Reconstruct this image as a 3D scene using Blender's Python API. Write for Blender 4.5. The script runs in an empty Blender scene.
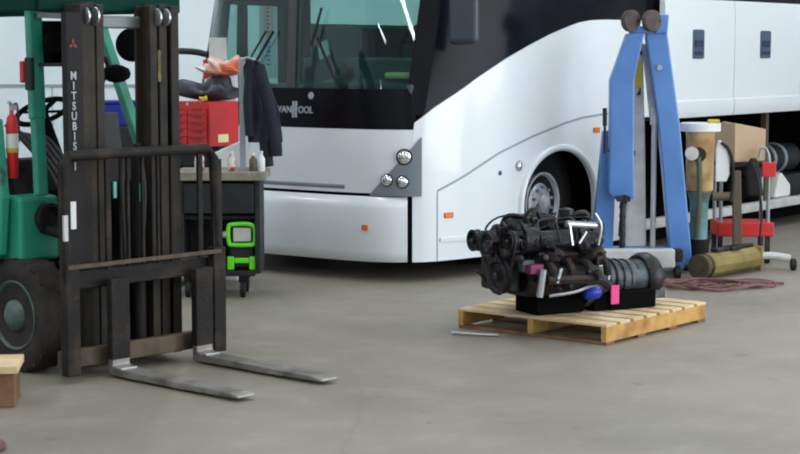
import bpy, bmesh, math, random
from mathutils import Vector, Matrix
random.seed(7)
PI = math.pi
COL = bpy.context.scene.collection
sc = bpy.context.scene

# ------------------------------------------------------------------ materials
def lin(c):
    return tuple(((v/255)/12.92 if v/255 <= .04045 else ((v/255+.055)/1.055)**2.4) for v in c) + (1,)

def mat(name, col, rough=.5, metal=0, col2=None, scale=6, thr=(.4, .7), bump=0, bscale=40, emit=None, es=1, spec=.5, coat=0, col3=None, scale3=2):
    m = bpy.data.materials.new(name); m.use_nodes = True
    nt = m.node_tree; b = nt.nodes['Principled BSDF']
    b.inputs['Base Color'].default_value = lin(col)
    b.inputs['Roughness'].default_value = rough
    b.inputs['Metallic'].default_value = metal
    b.inputs['Specular IOR Level'].default_value = spec
    b.inputs['Coat Weight'].default_value = coat
    tc = nt.nodes.new('ShaderNodeTexCoord')
    def blend(base_socket, base_col, c, s, th):
        n = nt.nodes.new('ShaderNodeTexNoise'); n.inputs['Scale'].default_value = s; n.inputs['Detail'].default_value = 6
        nt.links.new(tc.outputs['Object'], n.inputs['Vector'])
        r = nt.nodes.new('ShaderNodeMapRange'); r.inputs[1].default_value = th[0]; r.inputs[2].default_value = th[1]
        nt.links.new(n.outputs['Fac'], r.inputs[0])
        x = nt.nodes.new('ShaderNodeMix'); x.data_type = 'RGBA'
        nt.links.new(r.outputs[0], x.inputs[0])
        if base_socket: nt.links.new(base_socket, x.inputs[6])
        else: x.inputs[6].default_value = lin(base_col)
        x.inputs[7].default_value = lin(c)
        return x.outputs[2]
    s = None
    if col2: s = blend(None, col, col2, scale, thr)
    if col3: s = blend(s, col, col3, scale3, thr)
    if s: nt.links.new(s, b.inputs['Base Color'])
    if bump:
        n = nt.nodes.new('ShaderNodeTexNoise'); n.inputs['Scale'].default_value = bscale; n.inputs['Detail'].default_value = 4
        nt.links.new(tc.outputs['Object'], n.inputs['Vector'])
        bp = nt.nodes.new('ShaderNodeBump'); bp.inputs['Strength'].default_value = bump; bp.inputs['Distance'].default_value = .02
        nt.links.new(n.outputs['Fac'], bp.inputs['Height']); nt.links.new(bp.outputs[0], b.inputs['Normal'])
    if emit:
        b.inputs['Emission Color'].default_value = lin(emit); b.inputs['Emission Strength'].default_value = es
    return m

def glass(name, tint, refl=.08, rough=.02):
    m = bpy.data.materials.new(name); m.use_nodes = True
    nt = m.node_tree; nt.nodes.clear()
    o = nt.nodes.new('ShaderNodeOutputMaterial'); t = nt.nodes.new('ShaderNodeBsdfTransparent'); g = nt.nodes.new('ShaderNodeBsdfGlossy')
    x = nt.nodes.new('ShaderNodeMixShader'); f = nt.nodes.new('ShaderNodeFresnel'); f.inputs['IOR'].default_value = 1.5
    ge = nt.nodes.new('ShaderNodeNewGeometry'); im = nt.nodes.new('ShaderNodeMapRange'); im.inputs[3].default_value = 1.5; im.inputs[4].default_value = 1/1.5
    nt.links.new(ge.outputs['Backfacing'], im.inputs[0]); nt.links.new(im.outputs[0], f.inputs['IOR'])
    t.inputs['Color'].default_value = lin(tint); g.inputs['Roughness'].default_value = rough
    a = nt.nodes.new('ShaderNodeMath'); a.operation = 'MAXIMUM'; a.inputs[1].default_value = refl
    nt.links.new(f.outputs[0], a.inputs[0]); nt.links.new(a.outputs[0], x.inputs[0])
    nt.links.new(t.outputs[0], x.inputs[1]); nt.links.new(g.outputs[0], x.inputs[2]); nt.links.new(x.outputs[0], o.inputs[0])
    return m

M = {}
M['bus_white'] = mat('bus_white', (226, 232, 237), .28, coat=.4, spec=.5)
M['bus_grey'] = mat('bus_grey', (120, 128, 138), .4)
M['black_gloss'] = mat('black_gloss', (10, 10, 16), .3, spec=.12)
M['black_glass'] = mat('black_glass', (14, 15, 22), .16, spec=.10, col2=(24, 26, 34), scale=3)
M['black'] = mat('black', (20, 20, 22), .7)
M['matt_black'] = mat('matt_black', (9, 9, 11), .95, spec=.1)
M['seam'] = mat('seam', (150, 160, 170), .6)
M['lens'] = mat('lens', (225, 230, 235), .08, metal=.8)
M['amber'] = mat('amber', (225, 120, 50), .3)
M['letter'] = mat('letter', (160, 165, 175), .35)
M['letter_dim'] = mat('letter_dim', (150, 155, 165), .35)
M['rubber'] = mat('rubber', (34, 29, 27), .85, col2=(54, 47, 42), scale=9, bump=.3)
M['tyre'] = mat('tyre', (22, 22, 24), .85)
M['rim'] = mat('rim', (232, 238, 244), .3, metal=.25, col2=(150, 162, 176), scale=9)
M['handle_recess'] = mat('handle_recess', (66, 84, 108), .4)
M['handle_dark'] = mat('handle_dark', (36, 46, 78), .4)
M['windshield'] = glass('windshield', (204, 226, 223), .03)
M['door_glass'] = glass('door_glass', (236, 248, 246), .04)
M['side_glass'] = glass('side_glass', (60, 66, 72), .06)
M['interior'] = mat('interior', (40, 48, 52), .8)
M['divider'] = mat('divider', (58, 60, 60), .5)
M['dash'] = mat('dash', (58, 74, 78), .6)
M['seat_fabric'] = mat('seat_fabric', (30, 34, 42), .9)
M['mast'] = mat('mast', (44, 40, 36), .6, col2=(28, 26, 25), scale=7, col3=(66, 56, 44), scale3=3, spec=.25, bump=.25)
M['mast_dark'] = mat('mast_dark', (32, 29, 30), .65, spec=.25, col2=(26, 25, 26), scale=8, bump=.2)
M['carriage'] = mat('carriage', (32, 28, 27), .65, spec=.25, col2=(28, 26, 26), scale=6, col3=(74, 62, 50), scale3=5, thr=(.5, .8), bump=.3)
M['mast_grey'] = mat('mast_grey', (104, 112, 112), .45, metal=.3)
M['rust_bar'] = mat('rust_bar', (92, 76, 58), .7, col2=(56, 46, 38), scale=8)
M['fork_steel'] = mat('fork_steel', (158, 155, 150), .42, metal=.45, col2=(98, 90, 82), scale=7)
M['bright_steel'] = mat('bright_steel', (190, 194, 200), .3, metal=.85)
M['green'] = mat('green', (48, 158, 130), .45, col2=(38, 132, 110), scale=4, col3=(60, 62, 50), scale3=9, thr=(.6, .75))
M['guard_green'] = mat('guard_green', (12, 58, 48), .7, spec=.08, col2=(10, 46, 40), scale=4)
M['post_green'] = mat('post_green', (38, 140, 116), .4, col2=(28, 110, 92), scale=5)
M['yellow'] = mat('yellow', (200, 180, 50), .6)
M['dull_yellow'] = mat('dull_yellow', (128, 116, 44), .7, col2=(74, 68, 44), scale=20)
M['red'] = mat('red', (206, 34, 38), .4)
M['chest_red'] = mat('chest_red', (205, 26, 34), .35, col2=(180, 20, 28), scale=5)
M['dark_red'] = mat('dark_red', (120, 24, 26), .5)
M['white'] = mat('white', (226, 228, 230), .5)
M['hose_black'] = mat('hose_black', (28, 28, 32), .5)
M['wood'] = mat('wood', (224, 200, 162), .8, col2=(204, 174, 128), scale=5, bump=.2)
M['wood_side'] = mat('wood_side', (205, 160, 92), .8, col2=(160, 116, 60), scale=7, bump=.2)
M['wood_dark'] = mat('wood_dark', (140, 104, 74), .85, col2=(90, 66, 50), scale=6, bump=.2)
M['hoist_blue'] = mat('hoist_blue', (92, 138, 202), .38, col2=(76, 120, 186), scale=3, coat=.2)
M['hoist_grey'] = mat('hoist_grey', (200, 200, 200), .5, col2=(176, 174, 172), scale=6)
M['iron'] = mat('iron', (22, 21, 27), .42, metal=.4, col2=(54, 49, 58), scale=14, bump=.5)
M['iron_rust'] = mat('iron_rust', (52, 40, 36), .6, metal=.3, col2=(26, 23, 26), scale=16, bump=.5)
M['iron_black'] = mat('iron_black', (9, 9, 13), .4, metal=.2, bump=.2)
M['alu'] = mat('alu', (84, 94, 98), .5, metal=.4, col2=(40, 44, 48), scale=12, bump=.3)
M['plum'] = mat('plum', (52, 26, 46), .5)
M['pink'] = mat('pink', (238, 70, 140), .6)
M['magenta'] = mat('magenta', (120, 30, 84), .5)
M['blue'] = mat('blue', (24, 50, 190), .4)
M['bin_blue'] = mat('bin_blue', (22, 44, 160), .5)
M['tank_orange'] = mat('tank_orange', (190, 134, 76), .6, col2=(140, 88, 42), scale=6, thr=(.35, .6), col3=(220, 190, 140), scale3=4)
M['tank_green'] = mat('tank_green', (112, 156, 168), .6, col2=(98, 110, 66), scale=5)
M['cardboard'] = mat('cardboard', (186, 160, 132), .85, col2=(172, 146, 118), scale=3)
M['cart_red'] = mat('cart_red', (205, 40, 44), .45)
M['cart_tube'] = mat('cart_tube', (150, 156, 160), .4, metal=.4)
M['khaki'] = mat('khaki', (140, 124, 70), .6, col2=(108, 90, 50), scale=6, bump=.2)
M['khaki_dark'] = mat('khaki_dark', (74, 62, 42), .7)
M['hose_red'] = mat('hose_red', (126, 84, 82), .6, col2=(82, 48, 48), scale=8)
M['brown'] = mat('brown', (96, 80, 66), .7)
M['bench_top'] = mat('bench_top', (150, 146, 132), .6, col2=(120, 114, 102), scale=6)
M['bench_dark'] = mat('bench_dark', (34, 36, 40), .6, col2=(24, 25, 28), scale=5)
M['navy'] = mat('navy', (30, 32, 50), .9, col2=(22, 22, 36), scale=6, bump=.6, bscale=12)
M['bag_plastic'] = mat('bag_plastic', (215, 200, 195), .35, col2=(226, 120, 84), scale=5, thr=(.42, .58), bump=.5, bscale=14)
M['bag_dark'] = mat('bag_dark', (46, 46, 56), .55, col2=(84, 86, 98), scale=7, thr=(.5, .8), bump=.6, bscale=14)
M['lime'] = mat('lime', (110, 235, 40), .4)
M['paper'] = mat('paper', (226, 226, 222), .8)
M['pale_yellow'] = mat('pale_yellow', (238, 232, 176), .8)
M['post_grey'] = mat('post_grey', (170, 178, 186), .4, metal=.3)
M['sign_text'] = mat('sign_text', (196, 52, 52), .6)
M['blue_mark'] = mat('blue_mark', (60, 100, 160), .6)
M['teal_light'] = mat('teal_light', (120, 220, 205), .5)
M['lamp_emit'] = mat('lamp_emit', (255, 255, 255), .5, emit=(240, 248, 255), es=9)

# ------------------------------------------------------------------ mesh builder
class MB:
    def __init__(s): s.bm = bmesh.new()
    def _new(s, n0, mtx):
        s.bm.verts.ensure_lookup_table()
        if mtx is not None:
            bmesh.ops.transform(s.bm, matrix=mtx, verts=s.bm.verts[n0:])
    def box(s, x0, x1, y0, y1, z0, z1, mtx=None):
        n0 = len(s.bm.verts)
        v = [s.bm.verts.new((x, y, z)) for x in (x0, x1) for y in (y0, y1) for z in (z0, z1)]
        for f in ((0, 1, 3, 2), (4, 6, 7, 5), (0, 4, 5, 1), (2, 3, 7, 6), (0, 2, 6, 4), (1, 5, 7, 3)):
            s.bm.faces.new([v[i] for i in f])
        s._new(n0, mtx); return s
    def bar(s, p, q, w, h, up=(0, 0, 1)):
        p = Vector(p); q = Vector(q); d = (q-p).normalized(); up = Vector(up)
        if abs(d.dot(up)) > .98: up = Vector((0, 1, 0))
        a = d.cross(up).normalized(); b = a.cross(d).normalized()
        v = [s.bm.verts.new(c + a*i*w/2 + b*j*h/2) for c in (p, q) for i, j in ((-1, -1), (1, -1), (1, 1), (-1, 1))]
        for f in ((0, 3, 2, 1), (4, 5, 6, 7), (0, 1, 5, 4), (1, 2, 6, 5), (2, 3, 7, 6), (3, 0, 4, 7)):
            s.bm.faces.new([v[i] for i in f])
        return s
    def prism(s, poly, a0, a1, axis='y'):
        def P(u, w, a): return (u, a, w) if axis == 'y' else ((a, u, w) if axis == 'x' else (u, w, a))
        A = [s.bm.verts.new(P(u, w, a0)) for u, w in poly]; B = [s.bm.verts.new(P(u, w, a1)) for u, w in poly]
        s.bm.faces.new(A); s.bm.faces.new(B[::-1])
        for i in range(len(poly)):
            j = (i+1) % len(poly); s.bm.faces.new((A[j], A[i], B[i], B[j]))
        return s
    def lathe(s, p, q, prof, n=24):
        """revolve profile [(t along p->q in metres, radius)] about the axis p->q"""
        p = Vector(p); q = Vector(q); d = (q-p).normalized()
        up = Vector((0, 0, 1)) if abs(d.z) < .9 else Vector((1, 0, 0))
        a = d.cross(up).normalized(); b = d.cross(a)
        rings = []
        for t, r in prof:
            rings.append([s.bm.verts.new(p + d*t + (a*math.cos(2*PI*k/n) + b*math.sin(2*PI*k/n))*max(r, 1e-4)) for k in range(n)])
        for A, B in zip(rings, rings[1:]):
            for k in range(n):
                s.bm.faces.new((A[k], A[(k+1) % n], B[(k+1) % n], B[k]))
        s.bm.faces.new(rings[0][::-1]); s.bm.faces.new(rings[-1])
        return s
    def cyl(s, p, q, r, r2=None, n=20):
        L = (Vector(q)-Vector(p)).length
        return s.lathe(p, q, [(0, r), (L, r if r2 is None else r2)], n)
    def tube(s, pts, r, n=8, smooth=True, closed=False):
        P = [Vector(p) for p in pts]
        if smooth and len(P) > 2: P = cr(P, closed)
        prev = None; rings = []
        m = len(P)
        for i, c in enumerate(P):
            if closed: d = P[(i+1) % m]-P[i-1]
            else: d = P[min(i+1, m-1)]-P[max(i-1, 0)]
            d.normalize()
            if prev is None:
                a = d.cross(Vector((0, 0, 1)));
                if a.length < .1: a = d.cross(Vector((1, 0, 0)))
            else: a = prev - d*prev.dot(d)
            a.normalize(); prev = a; b = d.cross(a)
            rr = r(i/(m-1)) if callable(r) else r
            rings.append([s.bm.verts.new(c+(a*math.cos(2*PI*k/n)+b*math.sin(2*PI*k/n))*rr) for k in range(n)])
        for i in range(m if closed else m-1):
            A = rings[i]; B = rings[(i+1) % m]
            for k in range(n): s.bm.faces.new((A[k], A[(k+1) % n], B[(k+1) % n], B[k]))
        if not closed: s.bm.faces.new(rings[0][::-1]); s.bm.faces.new(rings[-1])
        return s
    def ball(s, c, r, sx=1, sy=1, sz=1, sub=2):
        n0 = len(s.bm.verts)
        bmesh.ops.create_icosphere(s.bm, subdivisions=sub, radius=r, matrix=Matrix.Translation(c) @ Matrix.Diagonal((sx, sy, sz, 1)))
        return s
    def grid(s, F, B):
        """closed thick sheet from front and back point grids"""
        f = [[s.bm.verts.new(p) for p in row] for row in F]; b = [[s.bm.verts.new(p) for p in row] for row in B]
        n, m = len(f), len(f[0])
        for i in range(n-1):
            for j in range(m-1):
                s.bm.faces.new((f[i][j], f[i+1][j], f[i+1][j+1], f[i][j+1]))
                s.bm.faces.new((b[i][j], b[i][j+1], b[i+1][j+1], b[i+1][j]))
        for i in range(n-1):
            s.bm.faces.new((f[i][0], b[i][0], b[i+1][0], f[i+1][0])); s.bm.faces.new((f[i][m-1], f[i+1][m-1], b[i+1][m-1], b[i][m-1]))
        for j in range(m-1):
            s.bm.faces.new((f[0][j], f[0][j+1], b[0][j+1], b[0][j])); s.bm.faces.new((f[n-1][j], b[n-1][j], b[n-1][j+1], f[n-1][j+1]))
        return s
    def build(s, name, m, parent=None, bevel=0, smooth=False, seg=2):
        bmesh.ops.recalc_face_normals(s.bm, faces=s.bm.faces)
        me = bpy.data.meshes.new(name); s.bm.to_mesh(me); s.bm.free()
        o = bpy.data.objects.new(name, me); COL.objects.link(o)
        me.materials.append(M[m] if isinstance(m, str) else m)
        if parent: o.parent = parent
        if bevel:
            b = o.modifiers.new('bevel', 'BEVEL'); b.width = bevel; b.segments = seg; b.limit_method = 'ANGLE'; b.angle_limit = .6
        if smooth:
            for p in me.polygons: p.use_smooth = True
            try: me.set_sharp_from_angle(angle=.7)
            except Exception: pass
        return o

def cr(P, closed=False, k=5):
    out = []; m = len(P)
    rng = range(m if closed else m-1)
    for i in rng:
        if closed: a, b, c, d = P[i-1], P[i], P[(i+1) % m], P[(i+2) % m]
        else: a, b, c, d = P[max(i-1, 0)], P[i], P[i+1], P[min(i+2, m-1)]
        for j in range(k):
            t = j/k
            out.append(.5*((2*b)+(c-a)*t+(2*a-5*b+4*c-d)*t*t+(3*b-a-3*c+d)*t**3))
    if not closed: out.append(P[-1])
    return out

def empty(name, label, cat, loc=(0, 0, 0), rz=0, group=None):
    o = bpy.data.objects.new(name, None); COL.objects.link(o); o.empty_display_size = .1
    o.location = loc; o.rotation_euler = (0, 0, rz); o['label'] = label; o['category'] = cat
    if group: o['group'] = group
    return o
def tag(o, label=None, cat=None, group=None, kind=None):
    if label: o['label'] = label
    if cat: o['category'] = cat
    if group: o['group'] = group
    if kind: o['kind'] = kind
    return o
def copy_tree(o, parent=None):
    c = o.copy(); COL.objects.link(c)
    if parent: c.parent = parent
    for ch in [x for x in bpy.data.objects if x.parent == o and x != c]: copy_tree(ch, c)
    return c
def text(body, size, ext, name, m, parent, loc, rot=(PI/2, 0, 0), sx=1, bold=0):
    cu = bpy.data.curves.new('t', 'FONT'); cu.body = body; cu.size = size; cu.extrude = ext; cu.align_x = 'CENTER'; cu.align_y = 'CENTER'; cu.offset = bold
    t = bpy.data.objects.new('t', cu); COL.objects.link(t)
    bpy.context.view_layer.update()
    me = bpy.data.meshes.new_from_object(t.evaluated_get(bpy.context.evaluated_depsgraph_get()))
    bpy.data.objects.remove(t)
    o = bpy.data.objects.new(name, me); COL.objects.link(o); me.materials.clear(); me.materials.append(M[m])
    o.parent = parent; o.location = loc; o.rotation_euler = rot; o.scale = (sx, 1, 1)
    return o

# ------------------------------------------------------------------ setting
def floor_material():
    m = bpy.data.materials.new('concrete'); m.use_nodes = True; nt = m.node_tree; b = nt.nodes['Principled BSDF']
    tc = nt.nodes.new('ShaderNodeTexCoord')
    def noise(sc_, det, rough=.55):
        n = nt.nodes.new('ShaderNodeTexNoise'); n.inputs['Scale'].default_value = sc_; n.inputs['Detail'].default_value = det; n.inputs['Roughness'].default_value = rough
        nt.links.new(tc.outputs['Object'], n.inputs['Vector']); return n.outputs['Fac']
    def rng(s, a, c, lo=0, hi=1):
        r = nt.nodes.new('ShaderNodeMapRange'); r.inputs[1].default_value = a; r.inputs[2].default_value = c; r.inputs[3].default_value = lo; r.inputs[4].default_value = hi
        nt.links.new(s, r.inputs[0]); return r.outputs[0]
    def mix(f, A, B):
        x = nt.nodes.new('ShaderNodeMix'); x.data_type = 'RGBA'; nt.links.new(f, x.inputs[0])
        if isinstance(A, tuple): x.inputs[6].default_value = A
        else: nt.links.new(A, x.inputs[6])
        x.inputs[7].default_value = B; return x.outputs[2]
    c = mix(rng(noise(.7, 6), .35, .7), lin((146, 139, 127)), lin((129, 123, 112)))
    c = mix(rng(noise(2.7, 8, .7), .5, .8, 0, .5), c, lin((168, 162, 150)))
    c = mix(rng(noise(5.2, 4), .66, .76, 0, .6), c, lin((96, 94, 90)))
    # crack lines
    v = nt.nodes.new('ShaderNodeTexVoronoi'); v.feature = 'DISTANCE_TO_EDGE'; v.inputs['Scale'].default_value = .42
    w = nt.nodes.new('ShaderNodeTexNoise'); w.inputs['Scale'].default_value = 1.6; w.inputs['Detail'].default_value = 5
    nt.links.new(tc.outputs['Object'], w.inputs['Vector'])
    ad = nt.nodes.new('ShaderNodeMix'); ad.data_type = 'RGBA'; ad.inputs[0].default_value = .25
    nt.links.new(tc.outputs['Object'], ad.inputs[6]); nt.links.new(w.outputs['Color'], ad.inputs[7]); nt.links.new(ad.outputs[2], v.inputs['Vector'])
    c = mix(rng(v.outputs['Distance'], .0, .006, .2, 0), c, lin((104, 101, 96)))
    nt.links.new(c, b.inputs['Base Color'])
    nt.links.new(rng(noise(1.3, 5), .3, .7, .42, .62), b.inputs['Roughness'])
    b.inputs['Specular IOR Level'].default_value = .35
    bp = nt.nodes.new('ShaderNodeBump'); bp.inputs['Strength'].default_value = .12; bp.inputs['Distance'].default_value = .01
    nt.links.new(noise(30, 6), bp.inputs['Height']); nt.links.new(bp.outputs[0], b.inputs['Normal'])
    return m
XL, XR, YF, YB, ZC = -8, 11, -5, 25.2, 5.2
M['wall'] = mat('wall', (228, 238, 242), .6, col2=(220, 232, 238), scale=.8)
M['ceiling'] = mat('ceiling', (200, 204, 206), .8)
def struct(name, mb, m, **k): return tag(mb.build(name, m, **k), kind='structure')
struct('floor', MB().box(XL-.2, XR+.2, YF-.2, YB+.2, -.2, 0), floor_material())
wb = struct('wall_back', MB().box(XL-.2, XR+.2, YB, YB+.2, 0, ZC), 'wall')
# panel joints of the white wall cladding
tr = MB(); tr.box(XL, XR, YB-.02, YB, 1.275, 1.31)
for i in range(16): tr.box(XL+.6+i*1.2, XL+.612+i*1.2, YB-.012, YB, 0, 1.275)
struct('trim_1', tr, 'seam')
struct('wall_left', MB().box(XL-.2, XL, YF, YB, 0, ZC), 'wall')
wr = MB(); wr.box(XR, XR+.2, YF, 1, 0, ZC); wr.box(XR, XR+.2, 13, YB, 0, ZC); wr.box(XR, XR+.2, 1, 13, 4.6, ZC)
struct('wall_right', wr, 'wall')
struct('wall_front', MB().box(XL-.2, XR+.2, YF-.2, YF, 0, ZC), 'wall')
struct('ceiling', MB().box(XL-.2, XR+.2, YF-.2, YB+.2, ZC, ZC+.2), 'ceiling')

# ceiling strip lights
k = 0
for cx in (-5.5, -1.6, 2.3, 6.2):
    for cy in (-1, 4, 9, 13.5, 18, 22.2):  # rear rows added, and stronger, to brighten the back wall
        L = empty('ceiling_light', 'long fluorescent strip light hung under the workshop ceiling', 'ceiling light', (cx, cy, ZC-.12), 0, 'ceiling strip lights')
        MB().box(-.16, .16, -1.2, 1.2, .0, .12).build('light_housing', 'white', L, bevel=.01)
        MB().cyl((-.08, -1.15, -.02), (-.08, 1.15, -.02), .018).cyl((.08, -1.15, -.02), (.08, 1.15, -.02), .018).build('light_tube', 'lamp_emit', L)
        la = bpy.data.lights.new('strip_lamp', 'AREA'); la.shape = 'RECTANGLE'; la.size = .3; la.size_y = 2.4; la.energy = 57 if cy < 15 else 82; la.color = (.93, .97, 1)
        lo = bpy.data.objects.new('strip_lamp', la); COL.objects.link(lo); lo.location = (cx, cy, ZC-.17)
# daylight through the big open bay door in the right wall
la = bpy.data.lights.new('door_daylight', 'AREA'); la.shape = 'RECTANGLE'; la.size = 12; la.size_y = 4.4; la.energy = 900; la.color = (.92, .97, 1)
lo = bpy.data.objects.new('door_daylight', la); COL.objects.link(lo); lo.location = (XR+.1, 7, 2.3); lo.rotation_euler = (0, PI/2, 0)
lo.rotation_euler = Vector((-1, 0, 0)).to_track_quat('-Z', 'Y').to_euler()
w = bpy.data.worlds.new('World'); sc.world = w; w.use_nodes = True
w.node_tree.nodes['Background'].inputs[0].default_value = (.75, .87, 1, 1); w.node_tree.nodes['Background'].inputs[1].default_value = 1.0

# wall notice board strip seen through the bus
nb = empty('wall_notice', 'white upright notice with red writing on the white back wall', 'sign', (-1.89, YB-.03, 0))
MB().box(-.12, .20, 0, .03, 1.4, 3.1).build('notice_board', 'post_grey', nb)
fr = MB()
fr.box(-.056, -.044, -.006, 0, 2.01, 2.50); fr.box(.056, .068, -.006, 0, 2.01, 2.50); fr.box(-.056, .068, -.006, 0, 2.0, 2.012); fr.box(-.056, .068, -.006, 0, 2.50, 2.512)
for i in range(8): fr.box(-.025, .038-.012*(i % 2), -.006, 0, 2.04+i*.056, 2.075+i*.056)
fr.build('red_writing', 'sign_text', nb)
bl = MB()
for i in range(6): bl.box(-.025, .038, -.006, 0, 1.58+i*.062, 1.61+i*.062)
bl.build('blue_writing', 'blue_mark', nb)

# ------------------------------------------------------------------ BUS
BR = math.radians(-36.87)
bus = empty('bus', 'large white touring coach with black windshield band and raised luggage doors', 'bus', (-.94, 14.05, 0), BR)
half = [(0, 0), (.5, .01), (.85, .05), (1.1, .145), (1.23, .29), (1.30, .50), (1.35, .75), (1.42, 1.1), (1.54, 1.7), (1.61, 2.2), (1.63, 3), (1.63, 5), (1.63, 12)]
HP = cr([Vector((x, y, 0)) for x, y in half], k=8)
AL = [0]
for a, b in zip(HP, HP[1:]): AL.append(AL[-1]+(b-a).length)
def plan(s):
    sg = 1 if s >= 0 else -1; s = min(abs(s), AL[-1]-1e-5)
    i = 0
    while AL[i+1] < s: i += 1
    t = (s-AL[i])/(AL[i+1]-AL[i]); p = HP[i].lerp(HP[i+1], t)
    d0 = HP[min(i+1, len(HP)-1)]-HP[max(i-1, 0)] if i > 0 else Vector((1, 0, 0)); d1 = HP[min(i+2, len(HP)-1)]-HP[i]
    d = d0.normalized().lerp(d1.normalized(), t).normalized()
    return Vector((sg*p.x, p.y)), Vector((sg*d.y, -d.x))
def s_y(y):
    for i in range(len(HP)-1):
        if HP[i].y <= y <= HP[i+1].y and HP[i+1].y > HP[i].y: return AL[i]+(y-HP[i].y)/(HP[i+1].y-HP[i].y)*(AL[i+1]-AL[i])
    return AL[-1]
def s_x(x):
    for i in range(len(HP)-1):
        if HP[i].x <= x <= HP[i+1].x and HP[i+1].x > HP[i].x: return AL[i]+(x-HP[i].x)/(HP[i+1].x-HP[i].x)*(AL[i+1]-AL[i])
def S(s, z, off=0):
    p, n = plan(s)
    w = max(0, min(1, 1-(p.y-.2)/.9))
    y = p.y+n.y*off + w*(.05+.22*max(0, min(1, (abs(p.x)-.75)/.4)))*max(0, z-1.15)
    return Vector((p.x+n.x*off, y, z))
def patch(name, m, s0, s1, lo, hi, ns=24, nz=6, off=0, th=.03, parent=bus, knots=None, bevel=0):
    ss = [s0+(s1-s0)*i/ns for i in range(ns+1)] if knots is None else knots
    F = []; B = []
    for s in ss:
        a = lo(s) if callable(lo) else lo; b = hi(s) if callable(hi) else hi
        F.append([S(s, a+(b-a)*j/nz, off) for j in range(nz+1)]); B.append([S(s, a+(b-a)*j/nz, off-th) for j in range(nz+1)])
    return MB().grid(F, B).build(name, m, parent, smooth=True, bevel=bevel)
def interp(tab, v):
    if v <= tab[0][0]: return tab[0][1]
    for (a, b), (c, d) in zip(tab, tab[1:]):
        if v <= c: return b+(d-b)*(v-a)/(c-a)
    return tab[-1][1]
GL = [(.10, 1.186), (.136, 1.190), (.168, 1.217), (.246, 1.300), (.319, 1.361), (.412, 1.414), (.517, 1.466), (.741, 1.580), (.969, 1.680), (1.2, 1.775), (1.359, 1.840), (1.6, 1.930), (1.83, 1.998), (1.95, 2.028), (2.1, 2.048), (2.3, 2.056), (12, 2.075)]
def glow(s): return interp(GL, plan(s)[0].y)
WY, WZ, WR = 1.73, .53, .445
def low(s):
    y = plan(s)[0].y; d = abs(y-WY)
    return WZ+math.sqrt(max(0, WR*WR-d*d)) if d < WR-1e-6 else .157
sC = s_x(1.155)
kn = [sC+(s_y(WY-WR)-sC)*i/22 for i in range(22)]+[s_y(WY-WR)-1e-4]
kn += [s_y(WY-WR*math.cos(PI*i/36)) + (2e-4 if i == 0 else (-2e-4 if i == 36 else 0)) for i in range(37)]
kn += [s_y(WY+WR)+1e-4+(s_y(2.9)-s_y(WY+WR))*i/10 for i in range(11)]
patch('side_panel', 'bus_white', 0, 0, low, glow, nz=10, knots=kn)
patch('side_panel', 'bus_white', s_y(2.9), s_y(11.9), 1.21, glow, ns=20, nz=3)
patch('side_panel', 'bus_white', -s_y(11.9), -s_y(1.85), .157, 2.05, ns=50, nz=3)
patch('side_panel', 'bus_white', -s_y(.32), -sC, .157, 2.05, ns=6, nz=3)
patch('side_panel', 'bus_white', -s_y(1.85), -s_y(.32), .157, .5, ns=12, nz=2)
# right (kerb) side: door opening is cut by glass from y .45-1.9
patch('front_panel', 'bus_white', -sC, sC, .69, 1.186, ns=40, nz=5)
patch('bumper_backing', 'matt_black', -sC, sC, .2, .70, ns=40, nz=3, off=-.03)
def bumper_off(z): return .055+.02*math.sin(max(0, min(1, (z-.16)/.5))*PI)
sB = s_x(1.125)
F = []; B = []
for i in range(41):
    s = -sB+2*sB*i/40; e = max(0, (abs(s)-sB*.55)/(sB*.45))
    top = .665; bot = .157+.0*e
    zs = [bot+(top-bot)*j/12 for j in range(13)]
    F.append([S(s, z, bumper_off(z)-.05*max(0, (z-.60)/.065)**2-.03*max(0, (.2-z)/.045)**2-.04*e**4) for z in zs]); B.append([S(s, z, -.02) for z in zs])
bump = MB().grid(F, B).build('bumper', 'bus_white', bus, smooth=True)
MB().box(-.03, .03, -.012, .0, -.022, .022).build('marker_light', 'amber', bus, bevel=.004).location = S(s_x(.845), .43, .085)
patch('trim_strip', 'seam', -s_x(.62), s_x(.62), .735, .75, ns=20, nz=1, off=.006, th=.01)
patch('trim_strip', 'bus_grey', -s_x(.62), s_x(.62), .718, .735, ns=20, nz=1, off=.003, th=.01)
# headlamp clusters
for sg in (1, -1):
    a, b = s_x(.845), s_x(1.20)
    hp = patch('headlamp_panel', 'bus_grey', sg*a, sg*b, .672, lambda s: .676+(abs(s)-a)/(b-a)*.455, ns=12, nz=6, off=.012, th=.02)
    for (x, z, r) in ((1.105, .978, .058), (.985, .797, .046), (1.095, .785, .046)):
        s = sg*s_x(x); c = S(s, z, .014); p, n = plan(s); n = Vector((n.x, n.y, 0))
        MB().lathe(c-n*.02, c+n, [(0, r*1.1), (.022, r*1.1), (.026, r*.96), (.02, r*.9)], 24).build('lamp_ring', 'black', hp, smooth=True)
        MB().lathe(c-n*.01, c+n, [(0, r*.9), (.02, r*.88), (.032, r*.6), (.036, r*.2)], 24).build('headlamp_lens', 'lens', hp, smooth=True)
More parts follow.
